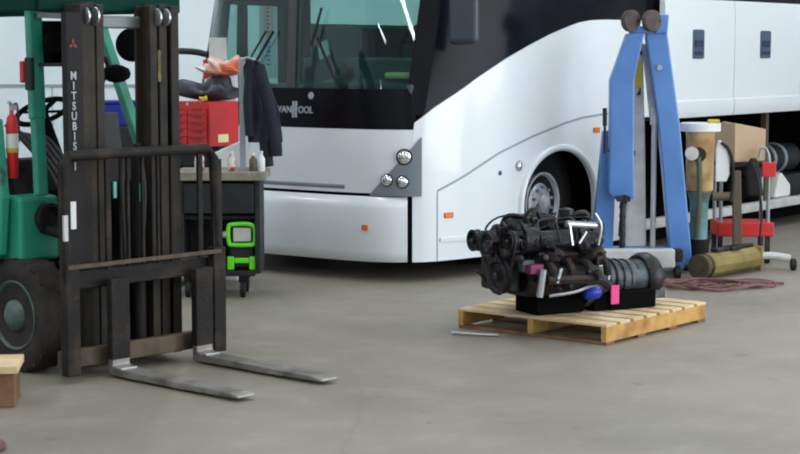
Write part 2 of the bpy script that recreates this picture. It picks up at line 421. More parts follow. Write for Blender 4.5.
# glossy black fascia, lettering
fas = patch('fascia', 'black_gloss', -sC, sC, 1.188, 1.50, ns=40, nz=4, off=.0)
for o_ in ():
    pass
text('VAN', .075, .004, 'lettering', 'letter', fas, (.02, .0, 1.325), rot=(PI/2-.05, 0, 0), sx=1.0, bold=.0015)
text('OOL', .075, .004, 'lettering', 'letter_dim', fas, (.235, .002, 1.325), rot=(PI/2-.05, 0, 0), sx=.95, bold=.0015)
lh = MB(); lh.box(-.024, -.005, -.004, .004, -.065, .065); lh.box(.005, .024, -.004, .004, -.065, .065); lh.box(-.005, .005, -.004, .004, -.008, .008)
o_ = lh.build('lettering', 'letter', fas); o_.location = (.125, .001, 1.33); o_.rotation_euler = (-.05, 0, 0)
cb = MB(); cb.lathe((0, 0, 0), (0, -1, 0), [(0, .03), (.006, .026)], 12); o_ = cb.build('badge', 'letter_dim', fas); o_.location = (.28, .018, 1.44); o_.rotation_euler = (-.05, 0, 0)
# windshield halves, divider, pillars
patch('windshield_pane', 'windshield', -s_x(1.09), .03, 1.50, 3.15, ns=20, nz=8, off=-.005, th=.008)
patch('windshield_pane', 'windshield', .115, s_x(1.085), 1.50, 3.15, ns=20, nz=8, off=-.005, th=.008)
patch('windshield_divider', 'divider', .03, .115, 1.50, 3.15, ns=2, nz=8, off=.004, th=.06)
for sg in (1, -1):
    patch('windshield_pillar', 'black_gloss', sg*s_x(1.085), sg*s_x(1.20), 1.2 if sg < 0 else 1.3, 3.15, ns=6, nz=8, off=0, th=.06)
patch('windshield_header', 'black_gloss', -s_x(1.2), s_x(1.2), 3.15, 3.35, ns=30, nz=2)
patch('side_window', 'black_glass', s_x(1.20), s_y(11.9), glow, 3.3, ns=80, nz=6, off=-.012, th=.02)
# kerb side: front door glass, pillars, windows
patch('door_pane', 'door_glass', -s_y(1.75), -s_y(.32), .5, 3.2, ns=12, nz=4, off=-.01, th=.008)
patch('side_window', 'door_glass', -s_y(11.9), -s_y(1.85), 2.05, 3.2, ns=30, nz=4, off=-.01, th=.008)
patch('door_pillar', 'black', -s_y(1.87), -s_y(1.73), .5, 3.2, ns=2, nz=2, th=.06)
patch('door_pillar', 'black', -s_y(1.10), -s_y(.97), .5, 3.2, ns=2, nz=2, th=.06)
patch('door_pillar', 'black', -s_y(.62), -s_y(.46), .5, 3.2, ns=2, nz=2, th=.06)
patch('door_header', 'black', -s_y(1.9), -s_y(.32), 2.20, 2.6, ns=8, nz=2, off=-.012, th=.05)
# roof
N = 60; ring = [S(-AL[-1]+2*AL[-1]*i/N*1, 3.3) for i in range(N+1)]
rb = bmesh.new(); lv = []
for zz, k_ in ((0, 1), (.12, .97), (.2, .88), (.24, .6)):
    lv.append([rb.verts.new((p.x*k_, p.y if k_ == 1 else p.y+(1-k_)*.5, 3.3+zz)) for p in ring])
for A, B in zip(lv, lv[1:]):
    for i in range(N): rb.faces.new((A[i], A[i+1], B[i+1], B[i]))
rb.faces.new(lv[-1]); rm = MB(); rm.bm = rb; rm.build('roof', 'bus_white', bus, smooth=True)
MB().box(-1.6, 1.6, 11.9, 12, .3, 3.45).build('rear_panel', 'bus_white', bus, bevel=.03)
# seams, strips, markers on the nose side
def strip(mb, pts, w, off=.002, th=.004):
    P = [(s_y(y), z) for y, z in pts]
    n = 5; Q = []
    for (a, b), (c, d) in zip(P, P[1:]):
        for j in range(n): Q.append((a+(c-a)*j/n, b+(d-b)*j/n))
    Q.append(P[-1]); F = []; B = []
    for i, (s, z) in enumerate(Q):
        a = Q[max(i-1, 0)]; b = Q[min(i+1, len(Q)-1)]; dx, dz = b[0]-a[0], b[1]-a[1]; L = math.hypot(dx, dz); nx, nz = -dz/L, dx/L
        F.append([S(s+nx*k*w/2, z+nz*k*w/2, off) for k in (-1, 1)]); B.append([S(s+nx*k*w/2, z+nz*k*w/2, off-th) for k in (-1, 1)])
    mb.grid(F, B)
g = MB(); strip(g, [(.367, .16), (.366, .70)], .012); strip(g, [(.365, .707), (.664, .822), (1.018, .978), (1.39, 1.098), (1.779, 1.197), (2.0, 1.236), (2.315, 1.258), (2.88, 1.27)], .018)
g.build('panel_seam', 'seam', bus)
g = MB(); strip(g, [(.39, .325), (1.24, .30)], .03, .012, .02); g.build('rub_strip', 'bus_white', bus)
ss = [(WY-(WR+.02)*math.cos(PI*i/30), WZ+(WR+.02)*math.sin(PI*i/30)) for i in range(31)]
g = MB(); g.tube([S(s_y(y), z, .004) for y, z in [(WY-WR-.02, .17)]+ss+[(WY+WR+.02, .17)]], .028, 8, smooth=False); g.build('wheel_arch_lip', 'bus_white', bus, smooth=True)
def side_disc(name, m, y, z, r, off=.0, parent=bus, h=.012):
    s = s_y(y); c = S(s, z, off); p, n = plan(s); n = Vector((n.x, n.y, 0))
    return MB().lathe(c-n*.005, c+n, [(0, r), (h*.6, r), (h, r*.8), (h+.003, r*.2)], 20).build(name, m, parent, smooth=True)
rg = side_disc('round_lamp', 'seam', 1.244, .864, .045); side_disc('lamp_lens', 'lens', 1.244, .864, .03, .012, rg)
side_disc('lock', 'handle_recess', 1.031, .817, .02)
for y, z in ((.475, .513), (2.19, 1.126)):
    s = s_y(y); c = S(s, z, .0); p, n = plan(s)
    o_ = MB().box(-.045, .045, -.014, .004, -.022, .022).build('marker_light', 'amber', bus, bevel=.006); o_.location = c; o_.rotation_euler = (0, 0, math.atan2(n.x, -n.y))
# wheel arch liner and wheels
def bus_wheel(x, y, sg, r=.52):
    t = MB().lathe((x, y, r), (x+sg, y, r), [(-.28, .30), (-.28, r-.05), (-.25, r-.012), (-.2, r), (-.06, r), (-.02, r-.02), (0, r-.08), (.004, .36), (-.01, .27), (-.03, .25)], 48).build('tyre', 'tyre', bus, smooth=True)
    rm_ = MB().lathe((x, y, r), (x+sg, y, r), [(-.20, .24), (-.02, .262), (.006, .265), (.006, .245), (-.04, .235), (-.07, .20), (-.03, .17), (-.0, .12), (.0, .085), (.03, .08), (.05, .05), (.055, .01)], 40).build('rim', 'rim', t, smooth=True)
    h = MB()
    for i in range(10):
        a = 2*PI*i/10; c = Vector((x-sg*.045, y+.185*math.cos(a), r+.185*math.sin(a))); h.cyl(c, c+Vector((sg*.012, 0, 0)), .024, n=12)
    h.build('vent_hole', 'black', t)
    h = MB()
    for i in range(10):
        a = 2*PI*(i+.5)/10; c = Vector((x-sg*.01, y+.135*math.cos(a), r+.135*math.sin(a))); h.cyl(c, c+Vector((sg*.03, 0, 0)), .014, n=6)
    h.build('wheel_nut', 'bright_steel', t)
bus_wheel(1.365, 1.735, 1); bus_wheel(-1.365, 1.735, -1); bus_wheel(1.4, 9.2, 1); bus_wheel(-1.4, 9.2, -1)
LN = MB(); LN.box(.75, .78, 1.15, 2.32, .3, 1.2); LN.box(.78, 1.44, 2.3, 2.33, .25, 1.2); LN.box(.78, 1.36, 1.13, 1.16, .25, 1.2); LN.box(.78, 1.40, 1.15, 2.32, 1.17, 1.2)
LN.build('wheel_housing', 'matt_black', bus)
# open luggage bay
LB = MB(); LB.box(-1.5, 1.58, 2.72, 11.8, .19, .235); LB.box(-.1, -.06, 2.72, 11.8, .235, 1.25); LB.box(-1.5, 1.55, 2.6, 2.64, .2, 1.2); LB.box(-.1, 1.58, 2.72, 8.2, 1.2, 1.24); LB.box(-.06, 1.5, 8.2, 8.24, .2, 1.2)
LB.build('luggage_bay', 'matt_black', bus)
MB().box(1.54, 1.64, 2.72, 8.3, .205, .29).build('bay_sill', 'hoist_grey', bus, bevel=.01)
MB().box(1.53, 1.59, 5.56, 5.62, .29, 1.2).build('bay_post', 'brown', bus)
MB().box(-1.15, 1.3, 2.7, 8.1, .03, .19).box(-1.15, 1.2, .6, 1.1, .2, .34).box(-1.15, 1.2, 2.4, 2.7, .14, .34).box(-1.2, 1.2, .35, .6, .2, .6).box(-1.0, 1.0, .4, 2.7, .15, .19).build('chassis_shade_blocks', 'matt_black', bus)  # coach underframe; low boxes added and lowered to deepen the shade beneath
patch('lower_panel', 'bus_white', s_y(8.3), s_y(8.65), .157, 1.21, ns=4, nz=3)
patch('lower_panel', 'bus_white', s_y(9.75), s_y(11.9), .157, 1.21, ns=8, nz=3)
# raised luggage doors, hung out in front of the windows
for (y0, y1, hys) in ((3.13, 4.50, ((3.65, 3.87),)), (4.512, 6.0, ((5.05, 5.28),)), (6.012, 7.5, ((6.5, 6.72),))):
    x = 1.74
    d = MB(); F = []; B = []
    for yy in (y0, y1):
        zs = [1.19, 1.23, 1.30, 1.335, 1.35, 1.6, 1.9, 2.2, 2.26]
        xo = [.0, .012, .016, .016, .0, .006, .008, .004, -.012]
        F.append([Vector((x+o, yy, z)) for z, o in zip(zs, xo)]); B.append([Vector((x-.05, yy, z)) for z in zs])
    dd = d.grid(F, B).build('luggage_door', 'bus_white', bus, smooth=True)
    a, b = hys[0]; 
    hr = MB().prism([(a+.015, 1.72), (b-.015, 1.72), (b, 1.74), (b, 1.965), (b-.015, 1.985), (a+.015, 1.985), (a, 1.965), (a, 1.74)], x+.004, x+.014, 'x').build('handle_recess', 'handle_recess', dd)
    MB().box(x+.012, x+.026, a+.035, b-.035, 1.83, 1.89).box(x+.012, x+.02, a+.03, b-.03, 1.755, 1.79).build('door_handle', 'handle_dark', dd, bevel=.005)
    MB().bar((1.60, y0+.15, 2.1), (1.70, y0+.15, 2.0), .03, .02).bar((1.60, y1-.15, 2.1), (1.70, y1-.15, 2.0), .03, .02).build('door_arm', 'black', dd)
# mirrors
mr = MB(); mr.tube([(1.25, .70, 2.55), (1.40, .45, 2.52), (1.50, .42, 2.45), (1.47, .45, 2.3)], .022, 8); mr.build('mirror_arm', 'black', bus, smooth=True)
mm = MB().box(-.12, .12, -.05, .05, -.32, .22).build('mirror', 'bus_grey', bus, bevel=.045, seg=4); mm.location = (1.455, .45, 2.16); mm.rotation_euler = (0, 0, .25)
mm.data.materials[0] = mat('mirror_back', (54, 62, 74), .4)
mr = MB(); mr.tube([(-1.24, .55, 1.74), (-1.40, .50, 1.78), (-1.60, .52, 1.79), (-1.72, .6, 1.79)], .028, 8); mr.build('mirror_arm', 'black', bus, smooth=True)
# interior
it = MB().box(-1.15, 1.2, .45, 11.8, 1.14, 1.18).build('cabin_floor', 'interior', bus)
db = MB(); db.prism([(.22, 1.18), (.22, 1.54), (.48, 1.57), (.60, 1.72), (.78, 1.74), (.95, 1.64), (.98, 1.18)], .12, 1.12, 'x'); db.build('dashboard', 'dash', bus, bevel=.03)
MB().box(-1.0, .08, .46, .62, 1.18, 1.52).build('dashboard', 'dash', bus, bevel=.03)
st = MB(); st.tube([(.62+.23*math.cos(a), 1.08+.10*math.sin(a), 1.86+.17*math.sin(a)) for a in [2*PI*i/14 for i in range(14)]], .017, 8, closed=True)
st.bar((.40, 1.08, 1.86), (.84, 1.08, 1.86), .03, .02); st.cyl((.62, .95, 1.72), (.62, 1.08, 1.86), .03); st.build('steering_wheel', 'matt_black', bus, smooth=True)
se = MB(); se.box(.38, .90, 1.45, 1.95, 1.5, 1.62); se.prism([(1.85, 1.6), (2.0, 1.6), (2.12, 2.5), (2.0, 2.5)], .40, .88, 'x'); se.box(.5, .78, 2.02, 2.14, 2.45, 2.72); se.box(.5, .78, 1.5, 1.8, 1.18, 1.5)
se.build('driver_seat', 'seat_fabric', bus, bevel=.05, seg=3)
pt = MB(); pt.box(-1.0, .1, 2.3, 2.34, 1.18, 2.0); pt.box(.2, 1.2, 2.5, 2.54, 1.18, 2.05); pt.build('partition', 'interior', bus)
ps = MB()
for r_ in range(9):
    for cx in (-.95, -.5, .55, 1.0):
        if r_ < 2 and cx < 0: continue
        ps.box(cx-.2, cx+.2, 3.0+r_*.9, 3.12+r_*.9, 1.18, 2.1 if cx > 0 else 1.95)
ps.build('passenger_seat_backs', 'seat_fabric', bus, bevel=.04)
co = MB(); co.box(-.44, -.31, .62, .74, 1.74, 3.1); co.box(-.40, -.36, .66, .70, 1.5, 1.74); co.build('windshield_blind', 'matt_black', bus, bevel=.02)
wp = MB(); wp.bar((.58, -.01, 1.50), (.36, .0, 1.90), .018, .014); wp.bar((.30, .0, 1.83), (.40, .01, 2.13), .012, .018); 
wp.build('wiper', 'black', bus)
wp = MB(); wp.bar((-.42, -.01, 1.52), (-.10, .01, 1.95), .018, .014); wp.bar((-.50, -.01, 1.52), (-.18, .01, 1.95), .012, .012)
wp.build('wiper', 'black', bus)

def on_bus(x, y, z): # bus-local point to world
    return bus_m @ Vector((x, y, z))
bus_m = Matrix.Translation((-.94, 14.05, 0)) @ Matrix.Rotation(BR, 4, 'Z')
def buswise(o): o.location = on_bus(*o.location); o.rotation_euler = (o.rotation_euler[0], o.rotation_euler[1], o.rotation_euler[2]+BR); return o
o = MB().box(-.12, .12, -.05, .05, 0, .05).build('folded_cloth', 'pale_yellow', bevel=.02); o.location = (.90, .36, 1.575); buswise(o); tag(o, 'pale yellow folded cloth lying on the coach dashboard', 'cloth')
o = MB(); 
for i in range(3): o.box(-.055, .055, -.02+.012*i, -.012+.012*i, i*.045-.0, i*.045+.04, Matrix.Rotation(-.45, 4, 'Y'))
o = o.build('papers', 'paper'); o.location = (.36, .12, 1.745); buswise(o); tag(o, 'white papers stuck inside the coach windshield above the dashboard', 'papers')

# things in the luggage bay
o = MB().box(-.25, .2, -.35, .7, 0, .26).build('black_crate', 'bench_dark', bevel=.02); o.location = on_bus(1.22, 6.3, .236); o.rotation_euler = (0, 0, BR); tag(o, 'black crate under the silver banded duct in the luggage bay', 'crate')
o = empty('banded_duct', 'black duct with silver bands lying in the open luggage bay', 'duct', on_bus(1.22, 5.90, .497), BR)
MB().lathe((0, 0, .165), (0, 1, .165), [(0, .10), (0, .15), (1.0, .15), (1.0, .1)], 28).build('duct_body', 'bench_dark', o, smooth=True)
for b_y in (.05, .19, .34, .6): MB().lathe((0, b_y, .165), (0, 1, .165), [(0, .148), (0, .164), (.05, .164), (.05, .148)], 28).build('band', 'post_grey', o, smooth=True)
o = MB(); o.prism([(-.16, 0), (.22, 0), (.22, .12), (.0, .26), (-.06, .22)], -.05, .05, 'x')
o = o.build('plastic_cover', 'paper', bevel=.02); o.location = on_bus(1.50, 6.05, .291); o.rotation_euler = (0, 0, BR); tag(o, 'pale plastic cover standing in the luggage bay below the banded duct', 'cover')

# ------------------------------------------------------------------ FORKLIFT
FA = math.atan2(.742, .67)
fl = empty('forklift', 'green forklift with black mast and load backrest, forks down on the floor', 'forklift', (-1.375, 9.77, 0), FA)
for u in (-.27, .345):
    f = MB(); f.prism([(-.03, .015), (.02, .02), (.02, .54), (-.02, .54), (-.02, .07), (-.06, .055), (-.98, .042), (-1.03, .032), (-1.03, .02), (-.6, .012)], u-.062, u+.062, 'x')
    fo = f.build('fork', 'fork_steel', fl, bevel=.005)
    MB().box(u-.064, u+.064, -.024, .024, .10, .55).build('fork_shank', 'carriage', fo, bevel=.006)
    MB().box(u-.055, u+.055, -.09, -.04, .055, .062).build('worn_heel', 'bright_steel', fo)
ca = MB(); ca.box(-.60, .50, .065, .12, .50, .60); ca.build('carriage_bar', 'carriage', fl, bevel=.008)
ca = MB(); ca.box(-.60, .50, .065, .12, .07, .17); ca.build('carriage_bar', 'rust_bar', fl, bevel=.008)
for u in (-.575, .485):
    MB().box(u-.045, u+.05, .0, .06, .04, .66).build('carriage_plate', 'carriage', fl, bevel=.01)
br = MB(); br.tube([(-.60, .03, .6), (-.60, .03, 1.18), (-.57, .03, 1.235), (.42, .03, 1.235), (.47, .03, 1.18), (.50, .03, .6)], .03, 10, smooth=False)
for u in (-.30, .37): br.bar((u, .04, .6), (u, .04, 1.23), .035, .02)
for u in (-.155, -.05, .06, .16): br.bar((u, .045, .6), (u, .045, 1.23), .018, .02)
br.box(-.635, -.565, .02, .04, .55, 1.2); br.box(.455, .525, .02, .04, .55, 1.17)
bk = br.build('load_backrest', 'carriage', fl, bevel=.004)
MB().bar((-.60, .005, .635), (.50, .005, .635), .012, .022).build('lower_strap', 'rust_bar', bk)
MB().box(-.625, -.60, .0, .018, .78, .92).build('worn_paint', 'hoist_grey', bk)
# mast: each side is three nested channels; centre is at x=-.06
MC = -.055
for sg in (-1, 1):
    for k_, (u, y0, w_, z1) in enumerate(((.30 if sg < 0 else .335, .14, .05, 2.05), (.24 if sg < 0 else .265, .16, .05, 2.06), (.185, .15, .045, 2.05))):
        c = MC+sg*u; m_ = MB()
        m_.box(c-w_/2, c+w_/2, y0, y0+.02, .05, z1); m_.box(c-w_/2, c+w_/2, y0+.12, y0+.14, .05, z1); m_.box(c+sg*w_/2-.009, c+sg*w_/2+.009, y0, y0+.14, .05, z1)
        m_.build('mast_rail', 'mast', fl, bevel=.005)
    for u in (.285, .22):
        c = MC+sg*u
        MB().lathe((c-.016, .155, 1.985), (c+1, .155, 1.985), [(0, .035), (.003, .05), (.014, .05), (.017, .035)], 24).build('roller', 'bright_steel', fl, smooth=True)
MB().box(MC-.455, MC-.345, .105, .15, .62, 2.0).build('name_plate_panel', 'mast_dark', fl, bevel=.004)
cm = MB(); cm.box(MC-.18, MC+.18, .25, .29, 1.92, 1.99); cm.build('mast_crossbar', 'mast_grey', fl, bevel=.01)
cm = MB(); cm.box(MC-.20, MC+.20, .30, .33, 1.0, 1.06); cm.build('mast_crossbar', 'mast_dark', fl, bevel=.01)
MB().box(MC-.20, MC+.20, .24, .29, .10, .22).build('mast_crossbar', 'mast_dark', fl, bevel=.01)
for u in (-.15, .10): MB().cyl((MC+u, .2, .12), (MC+u, .2, 1.2), .038).cyl((MC+u, .2, 1.2), (MC+u, .2, 1.27), .022).build('lift_cylinder', 'mast_dark', fl, smooth=True)
for u in (-.05, .19): MB().bar((MC+u, .16, .3), (MC+u, .16, 1.25), .03, .012).build('lift_chain', 'mast', fl)
MB().box(-.19, -.17, .12, .13, .98, 1.07).box(.0, .02, .12, .13, .95, 1.05).build('paint_chip', 'teal_light', fl)
tb = MB(); tb.tube([(.0, .12, 1.22), (.02, .11, 1.0), (.0, .12, .62)], .012, 6); tb.tube([(-.13, .12, 1.22), (-.15, .1, 1.0), (-.12, .12, .62)], .012, 6); tb.build('hydraulic_hose', 'hose_black', fl, smooth=True)
MB().box(MC+.225, MC+.245, .155, .16, 1.62, 1.80).build('grease_mark', 'dull_yellow', fl)
MB().box(MC-.45, MC-.415, .098, .106, .83, .98).build('label', 'white', fl)
word = 'MITSUBISHI'
for i, ch in enumerate(word):
    text(ch, .062, .002, 'lettering', 'letter', fl, (MC-.415, .10, 1.66-i*.0545), rot=(PI/2, 0, 0), sx=.85, bold=.001)
dm = MB()
for a in (90, 210, 330):
    a = math.radians(a); d1 = Vector((math.cos(a), math.sin(a))); d2 = Vector((-d1.y, d1.x)); L = .032
    q = [Vector((0, 0)), d1*L/2+d2*L*.29, d1*L, d1*L/2-d2*L*.29]
    dm.prism([(p.x+MC-.415, p.y+1.83) for p in q], .098, .105, 'y')
dm.build('emblem', 'dark_red', fl)
# wheels
def fl_wheel(x, y, r, wd, sg):
    t = MB(); xo = x
    t.lathe((xo, y, r), (xo+sg, y, r), [(-wd, r*.6), (-wd, r*.93), (-wd+.02, r), (-.02, r), (0, r*.93), (.004, r*.66), (-.01, r*.6)], 48)
    for i in range(22):
        a = 2*PI*i/22
        mt = Matrix.Translation((xo, y, r)) @ Matrix.Rotation(a, 4, 'X')
        x0, x1 = sorted((-sg*wd*.52, -sg*.005)); t.box(x0, x1, -.018, .018, r-.02, r+.0, mt)
        mt = Matrix.Translation((xo, y, r)) @ Matrix.Rotation(a+PI/22, 4, 'X')
        x0, x1 = sorted((-sg*wd*.97, -sg*wd*.5)); t.box(x0, x1, -.018, .018, r-.02, r+.0, mt)
    ty = t.build('tyre', 'rubber', fl, smooth=True)
    MB().lathe((xo, y, r), (xo+sg, y, r), [(-.1, r*.6), (0, r*.62), (.006, r*.6), (-.02, r*.54), (-.05, r*.42), (-.05, r*.3), (.0, r*.27), (.02, r*.2), (.03, .02)], 32).build('rim', 'rim_green', ty, smooth=True)
    n_ = MB()
    for i in range(6):
        a = 2*PI*i/6; c = Vector((xo-sg*.055, y+r*.36*math.cos(a), r+r*.36*math.sin(a))); n_.cyl(c, c+Vector((sg*.03, 0, 0)), .014, n=6)
    n_.build('wheel_nut', 'bright_steel', ty)
M['rim_green'] = mat('rim_green', (66, 92, 84), .5, col2=(110, 116, 116), scale=9, thr=(.45, .65))
fl_wheel(-.575, .545, .32, .19, -1); fl_wheel(.40, .56, .32, .17, 1); fl_wheel(-.50, 2.05, .25, .16, -1); fl_wheel(.39, 2.05, .25, .16, 1)
# chassis and cowl
b_ = MB(); b_.prism([(.50, .62), (.50, .98), (.62, .99), (1.15, .97), (1.15, .35), (.95, .35), (.86, .62)], -.545, -.28, 'x'); b_.build('front_cowl', 'green', fl, bevel=.02)
b_ = MB(); b_.box(-.27, .435, .49, 1.15, .35, 1.0); b_.build('front_plate', 'matt_black', fl, bevel=.02)
b_ = MB(); b_.box(-.35, .24, .32, 1.0, .14, .6); b_.build('front_axle', 'matt_black', fl, bevel=.02)
b_ = MB(); b_.prism([(.62, .98), (.70, 1.18), (.86, 1.18), (.98, .98)], -.50, .40, 'x'); b_.build('instrument_panel', 'mast_dark', fl, bevel=.02)
b_ = MB(); b_.prism([(1.15, .35), (1.15, .55), (1.5, .62), (1.5, .95), (2.4, .98), (2.62, .8), (2.66, .35), (2.4, .3), (1.8, .3)], -.50, .40, 'x'); b_.build('counterweight', 'green', fl, bevel=.05, seg=3)
b_ = MB(); b_.box(-.30, .20, 1.45, 1.90, .98, 1.10); b_.prism([(1.85, 1.05), (1.95, 1.05), (2.05, 1.5), (1.95, 1.5)], -.28, .18, 'x'); b_.build('seat', 'black', fl, bevel=.04, seg=3)
# front fender / step upright at near side
b_ = MB(); b_.prism([(.88, .50), (.60, .66), (.56, .98), (.61, 1.42), (.68, 1.42), (.72, 1.0), (1.1, .9), (1.15, .4)], -.625, -.568, 'x'); b_.build('fender', 'green', fl, bevel=.012)
b_ = MB(); b_.lathe((-.37, .51, .86), (-.37, .40, .86), [(0, .085), (.06, .085), (.06, .065), (.03, .05)], 24); b_.build('headlamp_socket', 'iron_rust', fl, smooth=True)
MB().cyl((-.40, .50, .80), (-.34, .30, .76), .03).build('tilt_cylinder', 'mast_dark', fl, smooth=True)
MB().cyl((.30, .48, .78), (.26, .31, .74), .03).build('tilt_cylinder', 'mast_dark', fl, smooth=True)
# overhead guard
MB().bar((-.50, .37, 1.0), (-.50, .39, 1.43), .05, .07, up=(1, 0, 0)).bar((-.50, .39, 1.42), (-.50, .41, 2.03), .05, .09, up=(1, 0, 0)).build('guard_post', 'post_green', fl, bevel=.01)
MB().bar((.45, .62, 1.15), (.45, 1.08, 2.05), .05, .07, up=(1, 0, 0)).build('guard_post', 'post_green', fl, bevel=.01)
MB().bar((-.50, 2.45, .95), (-.50, 2.32, 2.05), .05, .06, up=(1, 0, 0)).build('guard_post', 'post_green', fl, bevel=.01)
MB().bar((.42, 2.45, .95), (.42, 2.32, 2.05), .05, .06, up=(1, 0, 0)).build('guard_post', 'post_green', fl, bevel=.01)
gd = MB(); gd.bar((-.53, .34, 2.06), (-.53, 2.35, 2.06), .06, .09); gd.bar((.47, .34, 2.06), (.47, 2.35, 2.06), .06, .09); gd.bar((-.53, .34, 2.06), (.47, .34, 2.06), .06, .09); gd.bar((-.53, 2.35, 2.06), (.47, 2.35, 2.06), .06, .08)
for i in range(8): gd.bar((-.45+i*.12, .36, 2.08), (-.45+i*.12, 2.34, 2.08), .03, .03)
gd.build('overhead_guard', 'guard_green', fl, bevel=.008)
MB().bar((-.50, .36, 1.72), (-.44, .12, 1.72), .02, .02).build('lamp_bracket', 'black', fl)
MB().bar((-.50, .36, 1.99), (-.42, .14, 1.98), .03, .03).build('lamp_bracket', 'mast_grey', fl)
wl_ = MB(); wl_.lathe((-.40, .36, 1.84), (-.46, .26, 1.84), [(0, .04), (.05, .06), (.09, .06)], 20); wl_.box(-.44, -.34, .34, .44, 1.72, 1.96); wl_.build('work_light', 'matt_black', fl, bevel=.008)
MB().ball((-.36, .30, 1.86), .02).build('lamp_bulb', 'white', fl, smooth=True)
MB().box(-.56, -.53, .36, .42, 1.58, 1.76).build('turn_signal', 'black', fl, bevel=.008)
MB().box(-.565, -.535, .43, .46, 1.62, 1.74).build('signal_lens', 'sign_text', fl, bevel=.008)
# mirror lamp and clipboard box hanging on the far post
q = MB(); q.lathe((.36, .64, 1.83), (.28, .50, 1.83), [(0, .05), (.04, .09), (.10, .10), (.11, .085)], 24); q.tube([(.40, .93, 1.75), (.32, .8, 1.70), (.22, .72, 1.62), (.16, .70, 1.48), (.18, .70, 1.40)], .014, 8); q.ball((.32, .72, 1.66), .08, 1.2, 1, .7); q.build('round_work_light', 'matt_black', fl, smooth=True)
q = MB(); q.prism([(.12, 1.20), (.33, 1.20), (.30, 1.43), (.16, 1.43)], .68, .73, 'y'); q.build('hanging_box', 'bench_dark', fl, bevel=.01)
# steering column, wheel, levers, hoses
q = MB(); c = Vector((-.12, .86, 1.44)); ax = Vector((0, .5, .86)).normalized(); e1 = Vector((1, 0, 0)); e2 = ax.cross(e1)
q.tube([c+(e1*math.cos(2*PI*i/16)+e2*math.sin(2*PI*i/16))*.155 for i in range(16)], .016, 8, closed=True)
q.bar(c-e1*.15, c+e1*.15, .03, .015); q.bar(c, c-e2*.15, .03, .015); q.cyl(c, c-ax*.35, .03); q.ball(c, .04)
q.build('steering_wheel', 'matt_black', fl, smooth=True)
q = MB()
for (x, dx) in ((-.02, .02), (.05, .02)): q.cyl((x, .66, 1.16), (x+dx, .62, 1.40), .009)
q.build('control_lever', 'bright_steel', fl, smooth=True)
for i in range(5):
    q = MB(); x = -.44+.04*i; q.tube([(x-.02, .74, 1.38-.03*i), (x+.03, .66, 1.30), (x+.10, .56, 1.16), (x+.15, .48, 1.02), (x+.14, .40, .96)], .016, 8); q.build('hydraulic_hose', 'hose_black', fl, smooth=True)
# extinguisher
ex = empty('fire_extinguisher', 'red fire extinguisher with white band fixed beside the forklift fender', 'fire extinguisher', fl.matrix_basis @ Vector((-.56, .60, 1.16)), FA)
ex.location = Matrix.Translation((-1.375, 9.77, 0)) @ Matrix.Rotation(FA, 4, 'Z') @ Vector((-.52, .60, 1.085)); ex.rotation_euler = (.0, -.0, FA)
MB().lathe((0, 0, 0), (0, 0, 1), [(0, .025), (.01, .032), (.30, .034), (.34, .027), (.36, .012), (.38, .012)], 20).build('cylinder', 'red', ex, smooth=True)
MB().lathe((0, 0, .17), (0, 0, 1), [(0, .035), (.08, .035)], 20).build('label_band', 'white', ex, smooth=True)
MB().lathe((0, 0, .145), (0, 0, 1), [(0, .0355), (.025, .0355)], 20).build('label_band', 'yellow', ex, smooth=True)
MB().box(-.01, .03, -.01, .01, .38, .41).bar((0, 0, .41), (-.04, -.03, .43), .015, .012).build('valve', 'post_grey', ex)
MB().tube([(.01, 0, .40), (.05, .02, .41), (.06, .02, .3), (.05, .01, .2)], .008, 6).build('hose', 'hose_black', ex, smooth=True)

# ------------------------------------------------------------------ PALLET + ENGINE
PA = math.atan2(.78, .62)
pal = empty('wooden_pallet', 'pale wooden shipping pallet on the floor carrying the dark engine', 'pallet', (1.262, 10.575, 0), PA)
W_, D_ = 1.25, 1.13
for i in range(8):
    x0 = i*(W_-.12)/7; MB().box(x0, x0+.12, -.0, D_, .112, .130).build('deck_board', 'wood', pal, bevel=.003)
for y in (0, D_/2-.02, D_-.04):
    st_ = MB(); st_.prism([(0, .0185), (W_, .0185), (W_, .1115), (0, .1115)], y+.001, y+.04, 'y'); st_.build('stringer', 'wood_side', pal, bevel=.003)
for x0 in (.002, .38, .77, W_-.102): MB().box(x0, x0+.10, .002, D_-.002, .0, .018).build('bottom_board', 'wood_dark', pal, bevel=.003)

EA = .50
eng = empty('engine', 'black greasy V8 engine with gearbox attached standing on the pallet', 'engine', (1.03, 11.16, .131), EA)
# local: x along the crank, front pulley at -x; z from deck
q = MB(); q.prism([(-.22, .14), (.22, .14), (.26, .24), (.20, .40), (-.20, .40), (-.26, .24)], -.40, .14, 'x'); q.build('engine_block', 'iron_black', eng, bevel=.015)
q = MB(); q.box(-.26, .10, -.13, .13, .0, .15); q.box(-.38, .12, -.15, .15, .13, .155); q.build('oil_pan', 'matt_black', eng, bevel=.01)
for sg in (-1, 1):
    mt = Matrix.Translation((0, sg*.20, .42)) @ Matrix.Rotation(-sg*.75, 4, 'X')
    h = MB().box(-.38, .14, -.09, .09, -.10, .06, mt).build('cylinder_head', 'iron_rust', eng, bevel=.01)
    MB().box(-.36, .12, -.06, .06, .06, .14, mt).build('valve_cover', 'iron', h, bevel=.025, seg=3)
    ex_ = MB()
    for i in range(4):
        x = -.32+i*.135; ex_.tube([(x, sg*.30, .36), (x+.01, sg*.37, .34), (x+.03, sg*.36, .27)], .026, 8)
    ex_.tube([(-.34, sg*.36, .26), (.0, sg*.37, .25), (.12, sg*.36, .20)], .032, 8)
    ex_.build('exhaust_manifold', 'iron_rust', eng, smooth=True)
    ws = MB()
    for i in range(4):
        x = -.34+i*.13; ws.tube([(x, sg*.29, .44), (x-.02, sg*.33, .52), (x+.04, sg*.20, .61), (-.02, sg*.05, .60)], .007, 6)
    ws.build('ignition_lead', 'hose_black', eng, smooth=True)
